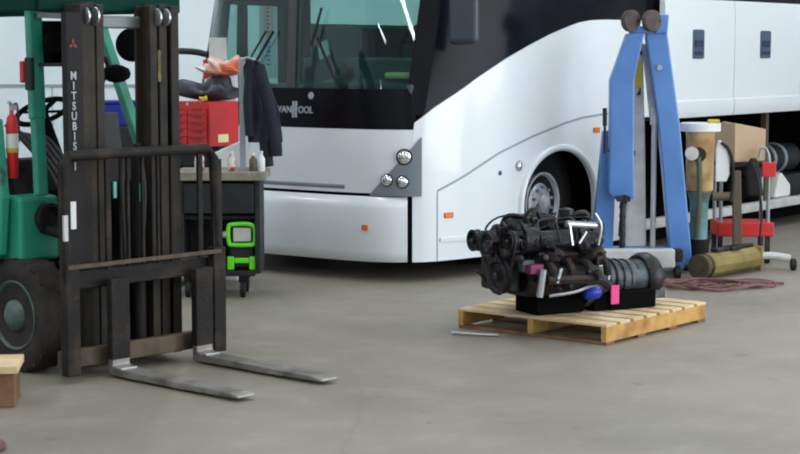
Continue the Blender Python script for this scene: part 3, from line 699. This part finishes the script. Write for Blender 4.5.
q = MB(); q.box(-.30, .08, -.13, .13, .44, .53); q.cyl((-.12, 0, .53), (-.12, 0, .60), .09)
for i in range(4):
    for sg in (-1, 1): q.tube([(-.26+i*.12, 0, .53), (-.26+i*.12, sg*.10, .56), (-.26+i*.12, sg*.15, .46)], .025, 8)
q.build('intake_manifold', 'iron', eng, bevel=.006)
MB().lathe((.06, .03, .48), (.06, .03, 1), [(0, .035), (.10, .035), (.12, .055), (.17, .05), (.18, .01)], 16).build('distributor', 'iron_black', eng, smooth=True)
# front accessories
def pulley(name, c, r, m='iron'):
    c = Vector(c)
    p_ = MB().lathe(c, c+Vector((-1, 0, 0)), [(0, r*.9), (.0, r), (.012, r), (.02, r*.9), (.032, r*.9), (.04, r), (.05, r), (.05, r*.8), (.03, r*.7), (.03, r*.25), (.055, r*.22)], 28).build(name, m, eng, smooth=True)
    MB().lathe(c+Vector((-.052, 0, 0)), c+Vector((-1, 0, 0)), [(0, r*.2), (.01, r*.15)], 10).build('hub_bolt', 'alu', p_)
    return p_
pulley('crank_pulley', (-.50, -.10, .27), .115); pulley('alternator_pulley', (-.50, -.24, .50), .06); pulley('water_pump_pulley', (-.50, .02, .45), .085); pulley('power_steering_pulley', (-.48, .22, .46), .07)
MB().box(-.50, -.40, -.17, .17, .16, .50).build('timing_cover', 'iron_black', eng, bevel=.02)
al = MB(); al.lathe((-.48, -.24, .50), (0, -.24, .50), [(0, .06), (.02, .085), (.13, .085), (.16, .05)], 20); al.build('alternator', 'iron', eng, smooth=True)
MB().lathe((-.46, -.05, .57), (0, -.05, .57), [(0, .05), (.02, .07), (.16, .07), (.18, .03)], 18).build('compressor', 'iron_black', eng, smooth=True)
MB().lathe((-.46, .22, .46), (0, .22, .46), [(0, .06), (.14, .06)], 16).build('power_steering_pump', 'iron_black', eng, smooth=True)
bt = MB()
bt.tube([(-.53, -.10, .155), (-.53, -.21, .25), (-.53, -.30, .50), (-.53, -.24, .56), (-.53, -.17, .50), (-.53, -.05, .41), (-.53, .02, .535), (-.53, .10, .45), (-.53, .01, .27)], .009, 6, closed=True)
bt.build('drive_belt', 'hose_black', eng, smooth=True)
random.seed(3)
for i in range(11):
    q = MB(); x = random.uniform(-.46, .12); y = random.uniform(-.28, .1); z = random.uniform(.46, .58)
    q.tube([(x, y, z-.1), (x+random.uniform(-.06, .06), y-.03, z+random.uniform(.02, .09)), (x+random.uniform(-.12, .12), y+random.uniform(-.05, .05), z+random.uniform(.0, .06)), (x+random.uniform(-.14, .14), y+.08, z-.08)], random.choice((.009, .013, .018)), 7)
    q.build('coolant_hose', random.choice(('hose_black', 'iron', 'hose_black', 'iron_black')), eng, smooth=True)
for i in range(16):
    q = MB(); x = random.uniform(-.50, .10); y = random.uniform(-.36, -.20); z = random.uniform(.24, .56); a = random.uniform(.015, .04)
    if i % 2: q.cyl((x, y+.06, z), (x+random.uniform(-.02, .02), y-.01, z+random.uniform(-.03, .03)), a, n=10)
    else: q.box(x-a*1.2, x+a*1.2, y, y+.06, z-a, z+a)
    q.build('bracket', random.choice(('iron', 'iron_black', 'iron_rust', 'alu', 'iron_black')), eng, bevel=.004)
q = MB(); q.tube([(-.60, -.18, .60), (-.55, -.16, .50), (-.50, -.15, .46)], .012, 7); q.build('heater_hose', 'hose_black', eng, smooth=True); q = MB(); q.tube([(-.34, -.12, .50), (-.36, -.14, .64), (-.30, -.16, .68), (-.24, -.14, .60)], .014, 7); q.build('heater_hose', 'hose_black', eng, smooth=True)
q = MB(); q.ball((-.52, -.33, .40), .028); q.build('sensor', 'iron', eng, smooth=True)
MB().ball((-.35, -.36, .40), .022).build('sensor', 'alu', eng, smooth=True)
q = MB(); q.cyl((-.40, -.37, .16), (-.38, -.38, .33), .022); q.cyl((-.28, -.38, .24), (-.25, -.38, .33), .013); q.build('dipstick_bracket', 'bright_steel', eng, smooth=True)
q = MB(); q.box(-.46, -.36, -.36, -.30, .30, .36); q.build('tag_clip', 'magenta', eng, bevel=.008)
random.seed(21)
for i in range(34):
    x = random.uniform(-.58, -.30) if i % 3 else random.uniform(-.3, .12); y = random.uniform(-.36, .12); z = random.uniform(.20, .60); a = random.uniform(.012, .032)
    if x > -.3: y = random.uniform(-.38, -.28); z = random.uniform(.22, .46)
    q = MB()
    if i % 3 == 0: q.cyl((x, y, z), (x-.05, y-.03, z+random.uniform(-.04, .04)), a, n=12)
    elif i % 3 == 1: q.tube([(x, y, z), (x-.05, y-.05, z+.04), (x+random.uniform(-.08, .08), y-.03, z+random.uniform(.06, .12))], a*.45, 7)
    else: q.box(-a, a*1.3, -a, a, -a*1.4, a, Matrix.Translation((x, y, z)) @ Matrix.Rotation(random.uniform(-.8, .8), 4, 'Y'))
    q.build('fitting' if i % 3 != 1 else 'wiring', random.choice(('iron', 'iron_black', 'iron_black', 'iron_rust', 'plum', 'iron')), eng, bevel=.003)
# silver rail and stays on the near head
q = MB(); q.cyl((-.20, -.36, .60), (.02, -.36, .58), .021); q.build('fuel_rail', 'bright_steel', eng, smooth=True)
q = MB(); q.bar((-.19, -.38, .60), (-.18, -.40, .47), .010, .014); q.bar((-.13, -.40, .48), (-.07, -.39, .55), .008, .012); q.tube([(.00, -.38, .66), (.04, -.39, .58), (.02, -.39, .46)], .008, 7); q.build('steel_stay', 'bright_steel', eng, smooth=True)
# gearbox
gb = MB(); gb.lathe((.12, 0, .198), (1.5, 0, .15), [(0, .195), (.04, .195), (.18, .13), (.22, .12), (.58, .115), (.64, .09)], 26); gb.box(.30, .74, -.13, .13, .05, .12); gb.build('gearbox', 'alu', eng, smooth=True)
q = MB()
for i in range(7):
    q.lathe((.18+i*.06, 0, .19), (1, 0, .185), [(0, .10), (0, .150-.006*i), (.012, .150-.006*i), (.012, .10)], 20)
q.build('gearbox_rib', 'iron', eng)
q = MB(); q.lathe((.62, .02, .172), (1, .02, .172), [(0, .12), (0, .150), (.03, .165), (.08, .165), (.11, .150), (.11, .13), (.09, .06), (.13, .05)], 32); q.build('transfer_case', 'iron_black', eng, smooth=True)
q = MB(); q.lathe((.73, .02, .172), (1, .02, .172), [(0, .06), (.06, .05), (.06, .035), (.10, .035)], 16); q.build('output_shaft', 'iron', eng, smooth=True)
q = MB(); q.box(.28, .64, -.17, .10, .0, .12); q.box(.16, .28, -.15, .1, .0, .1); q.build('gearbox_pan', 'matt_black', eng, bevel=.012)
q = MB(); q.lathe((.02, -.24, .14), (.3, -.24, .14), [(0, .025), (.02, .042), (.10, .042), (.12, .025)], 18); q.build('oil_filter', 'blue', eng, smooth=True)
q = MB(); q.tube([(-.28, -.30, .15), (-.12, -.34, .17), (.0, -.34, .20), (.12, -.33, .21), (.16, -.31, .26), (.14, -.30, .31), (.08, -.30, .32)], .011, 8); q.build('cooler_pipe', 'bright_steel', eng, smooth=True)
q = MB(); q.box(.25, .31, -.215, -.205, .05, .17); q.build('tag', 'pink', eng); tagt = bpy.data.objects['tag']; tagt.rotation_euler = (0, .0, 0)
tagt['label'] = 'bright pink paper tag'
# sheet of thin metal slipped under the pallet corner
o = MB().tube([(.33, 11.0, .012), (.42, 10.96, .014), (.52, 10.93, .012), (.62, 10.90, .012)], .010, 8).build('steel_rod', 'bright_steel', smooth=True); tag(o, 'bright thin steel rod lying on the floor by the pallet', 'rod')

# ------------------------------------------------------------------ ENGINE HOIST
hs = empty('engine_hoist', 'blue folding engine hoist with legs folded upright, behind the engine', 'engine hoist', (1.95, 14.15, 0))
def W(x): return x-1.95
def hp_(poly): return [(W(x), z) for x, z in poly]
lg = MB().prism(hp_([(1.80, 1.93), (1.94, 1.93), (1.865, 1.56), (1.875, .61), (1.72, .61), (1.675, .66), (1.672, 1.56)]), -.18, -.06, 'y').build('leg', 'hoist_blue', hs, bevel=.012)
MB().prism(hp_([(1.64, 1.15), (1.76, 1.15), (1.73, .10), (1.555, .10)]), .0, .10, 'y').build('leg_brace', 'hoist_blue', hs, bevel=.01)
lg2 = MB().prism(hp_([(1.955, 1.95), (2.125, 1.98), (2.245, 1.2), (2.365, .07), (2.19, .07), (2.07, 1.25)]), -.12, -.0, 'y').build('leg', 'hoist_blue', hs, bevel=.012)
MB().prism(hp_([(2.03, 1.93), (2.13, 1.93), (2.14, 2.08), (2.02, 2.08)]), -.14, .02, 'y').build('leg_socket', 'hoist_blue', hs, bevel=.01)
MB().box(W(1.83), W(2.0), -.16, -.02, 1.93, 1.99).build('leg_pin', 'hoist_blue', hs, bevel=.01)
for cx in (1.835, 2.0):
    c = MB(); c.lathe((W(cx)-.035, -.17, 2.03), (1, -.17, 2.03), [(0, .06), (.005, .085), (.055, .085), (.06, .06)], 24); o_ = c.build('caster_wheel', 'rubber_brown', hs, smooth=True) if 'rubber_brown' in M else c.build('caster_wheel', mat('rubber_brown', (92, 82, 78), .8, col2=(66, 58, 56), scale=10), hs, smooth=True)
    o_.data.transform(Matrix.Translation((W(cx), -.17, 2.03)) @ Matrix.Rotation(-.95, 4, 'Z') @ Matrix.Translation((-W(cx), .17, -2.03)))
    c = MB(); c.cyl((W(cx)-.05, -.20, 2.03), (W(cx)+.06, -.13, 2.03), .025); c.box(W(cx)-.03, W(cx)+.05, -.15, -.05, 1.95, 2.02); c.build('caster_fork', 'hose_black', hs)
MB().prism(hp_([(1.905, 1.90), (1.96, 1.90), (1.99, 1.0), (2.01, .2), (1.835, .2), (1.835, 1.0)]), .04, .14, 'y').build('mast_post', 'hoist_grey', hs, bevel=.012)
MB().prism(hp_([(1.95, 1.85), (1.99, 1.85), (2.08, 1.30), (2.02, 1.25)]), .02, .06, 'y').build('boom', 'hoist_grey', hs, bevel=.01)
MB().cyl((W(2.055), -.0, 1.33), (W(2.055), -.0, .20), .022).cyl((W(2.055), 0, 1.33), (W(2.055), 0, 1.20), .035).build('ram', 'hoist_grey', hs, smooth=True)
MB().box(W(1.90), W(1.95), .025, .04, 1.50, 1.72).build('warning_sticker', 'yellow', hs)
MB().cyl((W(2.07), -.125, 1.66), (W(2.07), -.14, 1.66), .025, n=6).build('bolt', 'bright_steel', hs)
MB().prism(hp_([(1.915, 1.44), (1.945, 1.50), (1.945, 1.44)]), .02, .04, 'y').cyl((W(1.93), -.0, 1.78), (W(1.93), .04, 1.78), .02).build('bolt_hole', 'black', hs)
hb = MB(); hb.box(W(1.52), W(2.17), -.46, -.34, .09, .235); hb.build('base_beam', 'hoist_grey', hs, bevel=.012)
MB().box(W(2.17), W(2.23), -.465, -.335, .14, .235).build('beam_cap', 'black', hs, bevel=.008)
bb = MB(); bb.box(W(1.62), W(1.74), -.36, .12, .07, .14); bb.box(W(2.14), W(2.26), -.36, .02, .07, .14); bb.box(W(1.62), W(2.3), .02, .14, .09, .2); bb.build('base_frame', 'hoist_blue', hs, bevel=.01)
for x, y in ((1.62, -.40), (2.2, -.38), (1.64, .10), (2.26, .10)):
    c = MB(); c.lathe((W(x)-.025, y, .05), (1, y, .05), [(0, .035), (.005, .05), (.045, .05), (.05, .035)], 18); c.build('base_caster', 'black', hs, smooth=True)
lk = MB(); lk.cyl((W(1.79), -.28, .62), (W(1.79), -.20, .62), .03)
for i in range(12):
    a = .595-i*.038; lk.tube([(W(1.775)+(.02 if i % 2 else 0)*math.cos(t), -.24+(0 if i % 2 else .02)*math.cos(t), a+.026*math.sin(t)) for t in [2*PI*j/8 for j in range(8)]], .007, 5, closed=True)
lk.box(W(1.73), W(1.83), -.30, -.18, .60, .64)
lk.build('lifting_chain', 'iron', hs)
MB().cyl((W(1.775), -.24, .16), (W(1.775), -.24, .60), .022).build('boom_tip', 'iron', hs, smooth=True)
MB().cyl((W(1.632), -.2, .98), (W(1.632), -.2, 1.20), .011).cyl((W(1.632), -.2, 1.2), (W(1.63), -.2, 1.34), .018).bar((W(1.632), -.2, 1.0), (W(1.69), -.15, 1.0), .02, .02).build('pump_handle', 'black', hs, smooth=True)
MB().tube([(W(1.86), -.02, .98), (W(1.84), -.04, .90), (W(1.87), -.03, .70), (W(1.80), -.04, .50), (W(1.78), -.04, .30)], .013, 8).box(W(1.82), W(1.90), -.03, .04, .95, .99).build('hydraulic_hose', 'hose_black', hs, smooth=True)

# ------------------------------------------------------------------ RIGHT HAND CLUTTER
tk = empty('filter_tank', 'stained orange filter tank with white lid on a green pedestal beside the hoist', 'tank', (2.45, 14.28, 0))
MB().lathe((0, 0, 0), (0, 0, 1), [(0, .13), (.03, .13), (.04, .09), (.20, .085), (.26, .10)], 24).build('tank_base', 'black', tk, smooth=True)
MB().lathe((0, 0, .26), (0, 0, 1), [(0, .07), (.30, .075), (.36, .09), (.38, .10)], 24).build('pedestal', 'tank_green', tk, smooth=True)
MB().lathe((0, 0, .64), (0, 0, 1), [(0, .09), (.02, .11), (.46, .115), (.50, .125)], 28).build('tank_body', 'tank_orange', tk, smooth=True)
MB().lathe((0, 0, 1.14), (0, 0, 2), [(0, .16), (.005, .165), (.065, .165), (.07, .155)], 28).build('lid', 'white', tk, smooth=True)
MB().box(.05, .14, -.10, -.03, 1.21, 1.24).build('cap', 'yellow', tk, bevel=.008)
MB().lathe((-.10, -.14, .97), (-.10, -1, .97), [(0, .03), (.05, .03), (.05, .055), (.07, .055), (.075, .03)], 20).build('gauge', 'hoist_grey', tk, smooth=True)
MB().lathe((-.04, -.15, .96), (-.04, -1, .96), [(0, .06), (.03, .06), (.03, .04)], 20).build('valve', 'black', tk, smooth=True)
MB().tube([(-.04, -.17, .94), (-.03, -.17, .75), (-.03, -.15, .50), (-.04, -.12, .28)], .022, 8).tube([(-.12, -.05, .9), (-.17, -.06, 1.1), (-.16, -.05, 1.18)], .02, 8).build('hose', 'hose_green', tk, smooth=True) if 'hose_green' in M else MB().tube([(-.04, -.17, .94), (-.03, -.17, .75), (-.03, -.15, .50), (-.04, -.12, .28)], .022, 8).build('hose', mat('hose_green', (78, 88, 58), .6), tk, smooth=True)
MB().prism([(.10, .74), (.19, .74), (.215, .80), (.21, .95), (.17, 1.06), (.12, 1.08), (.10, 1.0)], -.17, -.14, 'y').build('shield', 'white', tk, bevel=.01)
MB().tube([(.14, -.18, 1.06), (.20, -.18, 1.0), (.235, -.18, .88), (.24, -.18, .70), (.22, -.18, .58)], .014, 8).build('cable', 'black', tk, smooth=True)
MB().cyl((.08, -.15, .62), (.24, -.15, .62), .035).build('pump', 'brown', tk, smooth=True)

ct = empty('utility_cart', 'red trolley with grey tube posts carrying the cardboard box', 'cart', (2.90, 14.90, 0))
MB().box(-.22, .26, -.20, .16, .23, .35).build('tray', 'cart_red', ct, bevel=.012)
for x, y in ((-.19, -.17), (.21, -.17), (-.19, .12), (.21, .12)):
    MB().cyl((x, y, .30), (x, y, .86), .016).build('post', 'cart_tube', ct, smooth=True)
    MB().lathe((x-.02, y, .045), (x+1, y, .045), [(0, .03), (.004, .045), (.036, .045), (.04, .03)], 16).build('caster', 'black', ct, smooth=True)
    MB().box(x-.02, x+.02, y-.015, y+.015, .06, .24).build('caster_fork', 'iron', ct)
MB().box(-.22, .26, -.20, .16, .82, .86).build('top_shelf', 'bench_dark', ct, bevel=.008)
MB().box(.14, .26, -.235, -.20, .74, .86).build('bracket', 'cart_red', ct, bevel=.008)
MB().tube([(.21, -.2, .82), (.19, -.2, .95), (.14, -.2, .98), (.12, -.2, .9)], .012, 8).build('cart_handle', 'cart_tube', ct, smooth=True)
bx = empty('cardboard_box', 'brown cardboard box tilted on top of the red trolley', 'box', (2.90, 14.88, .862), .60)
bxb = MB(); bxb.prism([(-.20, .0), (.16, .0), (.165, .27), (-.205, .33)], -.13, .13, 'y'); bxb.build('box_body', 'cardboard', bx, bevel=.006)
MB().prism([(-.205, .333), (.165, .273), (.165, .277), (-.205, .338)], -.02, .02, 'y').build('tape', 'wood', bx)
o = empty('wooden_prop', 'brown upright plank leaning beside the red trolley', 'plank', (2.82, 14.56, 0))
MB().prism([(-.03, .01), (.05, .01), (.02, .80), (-.05, .80)], -.02, .03, 'y').build('plank', 'brown', o, bevel=.008)
o = MB(); o.prism([(-.05, .0), (.08, .0), (.05, .20), (.02, .32), (-.04, .32), (-.07, .2)], -.03, .03, 'y')
o = o.build('black_cloth', 'navy', bevel=.02); o.location = (2.97, 14.64, .58); tag(o, 'black cloth draped on the front of the red trolley', 'cloth'); o.data.materials[0] = M['black']
o = MB().tube([(2.94, 14.59, .872), (2.99, 14.57, .72), (3.02, 14.56, .45), (3.01, 14.54, .25), (3.02, 14.52, .02)], .010, 7).build('power_cable', 'hose_black', smooth=True); tag(o, 'thin black cable hanging down the front of the red trolley', 'cable')

jk = empty('khaki_beam', 'khaki steel floor jack beam lying on the floor beside the hoist', 'jack', (2.60, 13.93, 0), .80)
q = MB(); q.lathe((-.30, 0, .105), (1, 0, .115), [(0, .085), (.02, .095), (.72, .095), (.74, .08)], 10); q.build('beam', 'khaki', jk)
q = MB(); q.lathe((-.36, 0, .10), (1, 0, .10), [(0, .05), (0, .10), (.03, .10), (.03, .05)], 20); q.lathe((-.29, 0, .10), (1, 0, .10), [(0, .05), (0, .10), (.025, .10), (.025, .05)], 20); q.cyl((-.37, 0, .10), (-.28, 0, .10), .04); q.build('end_flange', 'khaki_dark', jk)
q = MB(); q.box(.40, .43, -.09, .09, .01, .21); q.build('end_plate', 'khaki', jk, bevel=.01)
q = MB(); q.tube([(.43, 0, .12), (.56, -.08, .12), (.66, -.20, .10)], .03, 8); q.build('jack_arm', 'hoist_grey', jk, smooth=True)
q = MB(); q.lathe((.66, -.20, .05), (.9, -.5, .05), [(0, .035), (.01, .05), (.04, .05), (.05, .035)], 18); q.build('caster', 'black', jk, smooth=True)
q = MB(); q.bar((-.15, .0, .215), (.40, .02, .215), .07, .03); q.bar((.1, .0, .20), (.1, .0, .23), .12, .10); q.build('lift_arm', 'iron', jk, bevel=.008)
o = MB(); pts = []
random.seed(11)
for i in range(64):
    a = i*2*PI/16; k_ = 1+.10*math.sin(i*1.7); pts.append((2.36+(.50-.09*(i//16))*k_*math.cos(a), 13.24+(.20-.03*(i//16))*k_*math.sin(a)+.05*math.sin(i*.9), .013+.010*(i % 3)))
o.tube(pts, .012, 6); o.tube([(1.88, 13.30, .014), (2.1, 13.20, .04), (2.3, 13.34, .05), (2.6, 13.2, .05), (2.95, 13.36, .014)], .012, 6)
o = o.build('air_hose', 'hose_red', smooth=True); tag(o, 'tangled reddish air hose coiled on the floor behind the pallet', 'hose')

# ------------------------------------------------------------------ BENCH AREA
bn = empty('work_bench', 'dark wheeled work bench with a grey top in front of the coach', 'bench', (-1.27, 12.9, 0))
MB().box(-.36, .30, -.30, .20, .86, .925).build('bench_top', 'bench_top', bn, bevel=.008)
q = MB(); q.box(-.34, .25, .12, .18, .18, .86); q.box(-.34, -.30, -.26, .12, .18, .86); q.box(.215, .255, -.26, .12, .18, .86); q.box(-.30, .215, -.26, .12, .16, .20); q.box(-.30, .215, -.20, .12, .57, .60); q.build('bench_cabinet', 'bench_dark', bn, bevel=.006)
q = MB(); q.box(-.30, .21, -.27, -.255, .62, .84); q.build('bench_drawer', 'bench_dark', bn, bevel=.008)
for x, y in ((-.28, -.2), (.12, -.2), (-.28, .1), (.12, .1)):
    q = MB(); q.lathe((x-.02, y, .06), (x+1, y, .06), [(0, .045), (.004, .06), (.036, .06), (.04, .045)], 18); q.box(x-.03, x+.03, y-.02, y+.02, .11, .17); q.build('caster', 'black', bn, smooth=True)
cab = empty('tool_cabinet', 'black rolling tool cabinet under the red tool chest, behind the bench', 'cabinet', (-1.63, 13.42, 0), -.18)
MB().box(-.26, .30, -.16, .24, .08, 1.075).build('cabinet_body', 'bench_dark', cab, bevel=.01)
for i in range(7):
    d_ = MB().box(-.24, .28, -.18, -.16, .12+i*.134, .24+i*.134).build('drawer', 'bench_dark', cab, bevel=.006)
    MB().box(-.2, .2, -.195, -.18, .215+i*.134, .228+i*.134).build('drawer_handle', 'hose_black', d_)
MB().box(-.22, -.12, -.186, -.178, .93, .97).build('cabinet_label', 'white', cab)
for x in (-.2, .2):
    for y in (-.08, .14): MB().cyl((x-.02, y, .04), (x+.02, y, .04), .04).build('caster', 'black', cab, smooth=True)
ch = empty('tool_chest', 'bright red steel tool chest with small drawers standing on the black cabinet', 'tool chest', (-1.455, 13.34, 1.077), -.66)
MB().box(-.26, .17, -.17, .15, 0, .335).build('chest_body', 'chest_red', ch, bevel=.006)
for c_ in range(2):
    for r_ in range(5):
        x0 = -.25+c_*.205; z0 = .015+r_*.056
        d_ = MB().box(x0, x0+.195, -.182, -.17, z0, z0+.048).build('drawer', 'chest_red', ch, bevel=.003)
        MB().box(x0+.05, x0+.14, -.190, -.182, z0+.034, z0+.042).build('drawer_handle', 'dark_red', d_)
MB().cyl((-.05, -.17, .32), (-.05, -.18, .32), .012, n=12).build('lock', 'bright_steel', ch)
MB().box(.17, .174, -.08, .03, .03, .09).build('sticker', 'pale_yellow', ch)
# soft bags on the chest (top z = 1.407)
def lump(name, c, rx, ry, rz, m, seed, label, cat, rough=.42):
    random.seed(seed); mb = MB(); mb.ball((0, 0, rz), 1, rx, ry, rz, sub=4)
    ph = [(random.uniform(4, 12)/rx*.3, random.uniform(0, 6)) for _ in range(6)]
    for v in mb.bm.verts:
        k_ = 1+rough*(math.sin(v.co.x*ph[0][0]*3+ph[0][1])+math.sin(v.co.y*ph[1][0]*3+ph[1][1])+.6*math.sin((v.co.x+v.co.z)*ph[2][0]*5+ph[2][1]))/2
        v.co.x *= k_; v.co.y *= k_; v.co.z = max(0, v.co.z*k_)
    o = mb.build(name, m, smooth=True); o.location = c; return tag(o, label, cat)
lump('plastic_bag', (-1.43, 13.34, 1.414), .25, .15, .075, 'bag_dark', 4, 'dark crumpled plastic bag lying on the red tool chest', 'bag')
lump('packed_bag', (-1.34, 13.34, 1.60), .175, .11, .058, 'bag_plastic', 5, 'clear plastic bag with orange contents heaped above the dark bag', 'bag')
lump('yellow_rag', (-1.47, 13.16, 1.413), .03, .025, .02, 'yellow', 8, 'small yellow rag at the front edge of the red tool chest', 'rag')
o = empty('parts_box', 'tall red and white carton standing behind the orange bag', 'box', (-1.42, 13.70, 0), -.1)
MB().box(-.10, .15, -.05, .05, 0, 1.72).build('carton', 'white', o, bevel=.005)
MB().box(-.105, .0, -.055, .0, 1.58, 1.725).build('red_print', 'chest_red', o); MB().box(.05, .08, -.053, -.05, 1.6, 1.68).box(.10, .13, -.053, -.05, 1.6, 1.68).build('black_print', 'black', o)
o = MB().box(-.065, .07, -.01, .01, 0, .17).build('grey_paper', 'hoist_grey'); o.location = (-1.42, 13.69, 1.726); tag(o, 'grey sheet of card standing on the red and white carton', 'card')
o = MB(); o.prism([(-.13, 0), (.09, 0), (.09, .20), (.02, .17), (-.13, .10)], -.02, .02, 'y'); o = o.build('white_panel', 'white', bevel=.008); o.location = (-1.28, 13.02, .926); tag(o, 'white plastic panel standing on the bench under the tool chest', 'panel')
o = empty('upright_pole', 'pale grey square pole standing on the bench beside the dark jacket', 'pole', (-1.165, 12.96, .926))
MB().box(-.022, .022, -.02, .02, 0, .82).build('pole', 'post_grey', o, bevel=.004)
MB().box(-.035, .035, -.03, .03, 0, .012).build('pole_foot', 'post_grey', o); MB().tube([(0, -.02, .80), (.04, -.03, .82), (.10, -.01, .80)], .008, 6).build('pole_hook', 'post_grey', o, smooth=True)
MB().tube([(.028, -.02, .70), (.03, -.025, .5), (.05, -.03, .2), (.07, -.03, .03)], .004, 6).build('cord', 'paper', o, smooth=True)
# jacket hanging on the pole
def jacket():
    mb = MB(); n = 40; rows = 34; R = []
    for i in range(rows+1):
        t = i/rows; z = .80-.60*t
        x0 = -.11+.02*t + (.03*(1-min(1, t/.07))); x1 = .02+.09*min(1, t*1.6)-.035*(1-min(1, t/.06))+.05*t
        R.append((x0, x1, z, .035+.03*min(1, t*4)-.01*t))
    F = []
    for (x0, x1, z, d) in R:
        ring = []
        for k_ in range(n):
            a = 2*PI*k_/n; cx = (x0+x1)/2; wv = .012*math.sin(a*5+z*6)+.007*math.sin(a*9-z*20)
            ring.append(mb.bm.verts.new((cx+((x1-x0)/2+wv*.5)*math.cos(a), (d+wv)*math.sin(a), z)))
        F.append(ring)
    for A, B in zip(F, F[1:]):
        for k_ in range(n): mb.bm.faces.new((A[k_], A[(k_+1) % n], B[(k_+1) % n], B[k_]))
    mb.bm.faces.new(F[0]); mb.bm.faces.new(F[-1][::-1]); return mb
jc = empty('jacket', 'dark navy jacket hanging from the pole beside the bench', 'jacket', (-1.03, 12.86, .926))
jacket().build('jacket_body', 'navy', jc, smooth=True)
MB().tube([(-.01, -.03, .76), (.04, -.04, .58), (.09, -.04, .36), (.12, -.04, .18), (.125, -.04, .10)], lambda t: .055-.012*t, 12).build('sleeve', 'navy', jc, smooth=True)
MB().tube([(-.06, -.03, .72), (-.08, -.05, .5), (-.07, -.05, .25)], lambda t: .04-.008*t, 12).build('sleeve', 'navy', jc, smooth=True)
MB().tube([(.04, .0, .24), (.05, .0, .10), (.06, .0, .02)], lambda t: .05-.01*t, 12).build('lining', 'black', jc, smooth=True)
# bottles
def bottle(x, y, r, h, m, capm, label, name='bottle'):
    o = empty(name, label, 'bottle', (x, y, .926))
    MB().lathe((0, 0, 0), (0, 0, 1), [(0, r*.9), (.006, r), (h*.62, r), (h*.78, r*.45), (h*.82, r*.35), (h*.88, r*.35)], 18).build('bottle_body', m, o, smooth=True)
    MB().cyl((0, 0, h*.86), (0, 0, h), r*.42, n=12).build('bottle_cap', capm, o); return o
bottle(-1.175, 12.68, .030, .145, 'red_white', 'dark_red', 'small bottle with a red label on the bench beside the pole') if 'red_white' in M else None
M['rw'] = mat('rw', (212, 200, 196), .5, col2=(150, 50, 50), scale=18, thr=(.5, .56))
bottle(-1.225, 12.68, .030, .145, 'rw', 'paper', 'small red-labelled bottle on the bench left of the grey pole')
bottle(-1.065, 12.68, .030, .13, 'brown', 'paper', 'small brown bottle on the bench right of the grey pole')
bottle(-1.005, 12.68, .026, .145, 'white', 'white', 'slim white bottle at the right end of the bench top')
bottle(-1.46, 12.72, .036, .16, 'rw', 'white', 'rounder white jar seen behind the forklift backrest on the bench')
# lime green charger on the lower shelf
cg = empty('battery_charger', 'lime green framed portable machine with grey face on the bench shelf', 'charger', (-1.16, 12.70, .202))
fm = MB(); fm.tube([(-.085, -.03, .20), (-.09, -.03, .31), (-.06, -.03, .335), (.07, -.03, .335), (.105, -.03, .29), (.10, -.03, .20), (.06, -.03, .185), (-.05, -.03, .185)], .016, 8, closed=True); fm.build('frame', 'lime', cg, smooth=True)
MB().box(-.08, .09, -.02, .10, .02, .33).build('casing', 'bench_dark', cg, bevel=.01)
MB().box(-.055, .075, -.035, -.02, .21, .31).build('face', 'hoist_grey', cg, bevel=.006)
q = MB(); q.box(-.10, -.05, -.04, -.0, .002, .10); q.box(.06, .11, -.04, -.0, .002, .10); q.box(-.05, .06, -.035, -.015, .05, .09); q.build('foot', 'lime', cg, bevel=.008)
MB().ball((-.115, -.02, .26), .026).build('reel', 'hoist_grey', cg, smooth=True)
# dark cabinet behind the mast with a blue bin on top
o = MB(); o.box(-.75, .45, -.3, .3, .0, 1.12); o = o.build('storage_cabinet', 'bench_dark', bevel=.012); o.location = (-2.2, 15.9, 0); tag(o, 'dark steel storage cabinet standing behind the forklift mast', 'cabinet')
o = empty('blue_bin', 'blue plastic bin on the dark cabinet, seen through the forklift mast', 'bin', (-2.50, 15.9, 1.121))
MB().prism([(-.22, 0), (.22, 0), (.25, .20), (-.25, .20)], -.16, .16, 'y').build('bin_body', 'bin_blue', o, bevel=.012)
MB().box(-.265, .265, -.175, .175, .20, .225).build('bin_rim', 'bin_blue', o, bevel=.006)

# crate corner at lower left, red hose end
cr_ = empty('wooden_crate', 'wooden crate corner at the lower left in front of the forklift tyre', 'crate', (-1.95, 8.72, 0), .12)
MB().box(-.62, .02, -.02, .34, .175, .215).build('top_board', 'wood', cr_, bevel=.004)
for x0, x1 in ((-.11, 0), (-.6, -.49)): MB().box(x0, x1, 0, .32, .0, .175).build('block', 'wood_dark', cr_, bevel=.004)
MB().box(-.49, -.11, .02, .06, .06, .16).build('side_board', 'wood_dark', cr_)
o = MB().tube([(-2.3, 8.1, .016), (-2.05, 8.02, .016), (-1.88, 7.92, .016), (-1.80, 7.78, .016), (-1.86, 7.6, .016)], .016, 8).tube([(-2.3, 7.95, .016), (-2.0, 7.93, .05), (-1.9, 7.8, .04), (-1.95, 7.6, .02)], .016, 8).build('floor_hose', 'hose_red', smooth=True); tag(o, 'dark red hose on the floor at the lower left corner', 'hose')

# ------------------------------------------------------------------ camera, view
cam = bpy.data.cameras.new('camera'); co_ = bpy.data.objects.new('camera', cam); COL.objects.link(co_)
pitch = math.atan(177/1750)
co_.location = (0, 0, 1.8); co_.rotation_euler = (PI/2-pitch, 0, 0)
cam.sensor_width = 36; cam.lens = 1750*36/800; cam.clip_end = 100
sc.camera = co_
vs = sc.view_settings; vs.view_transform = 'Standard'; vs.look = 'None'; vs.gamma = 1; vs.exposure = -0.22; vs.use_curve_mapping = False
sc.cycles.filter_width = 2.0
sc.cycles.use_denoising = True
sc.cycles.transparent_max_bounces = 16
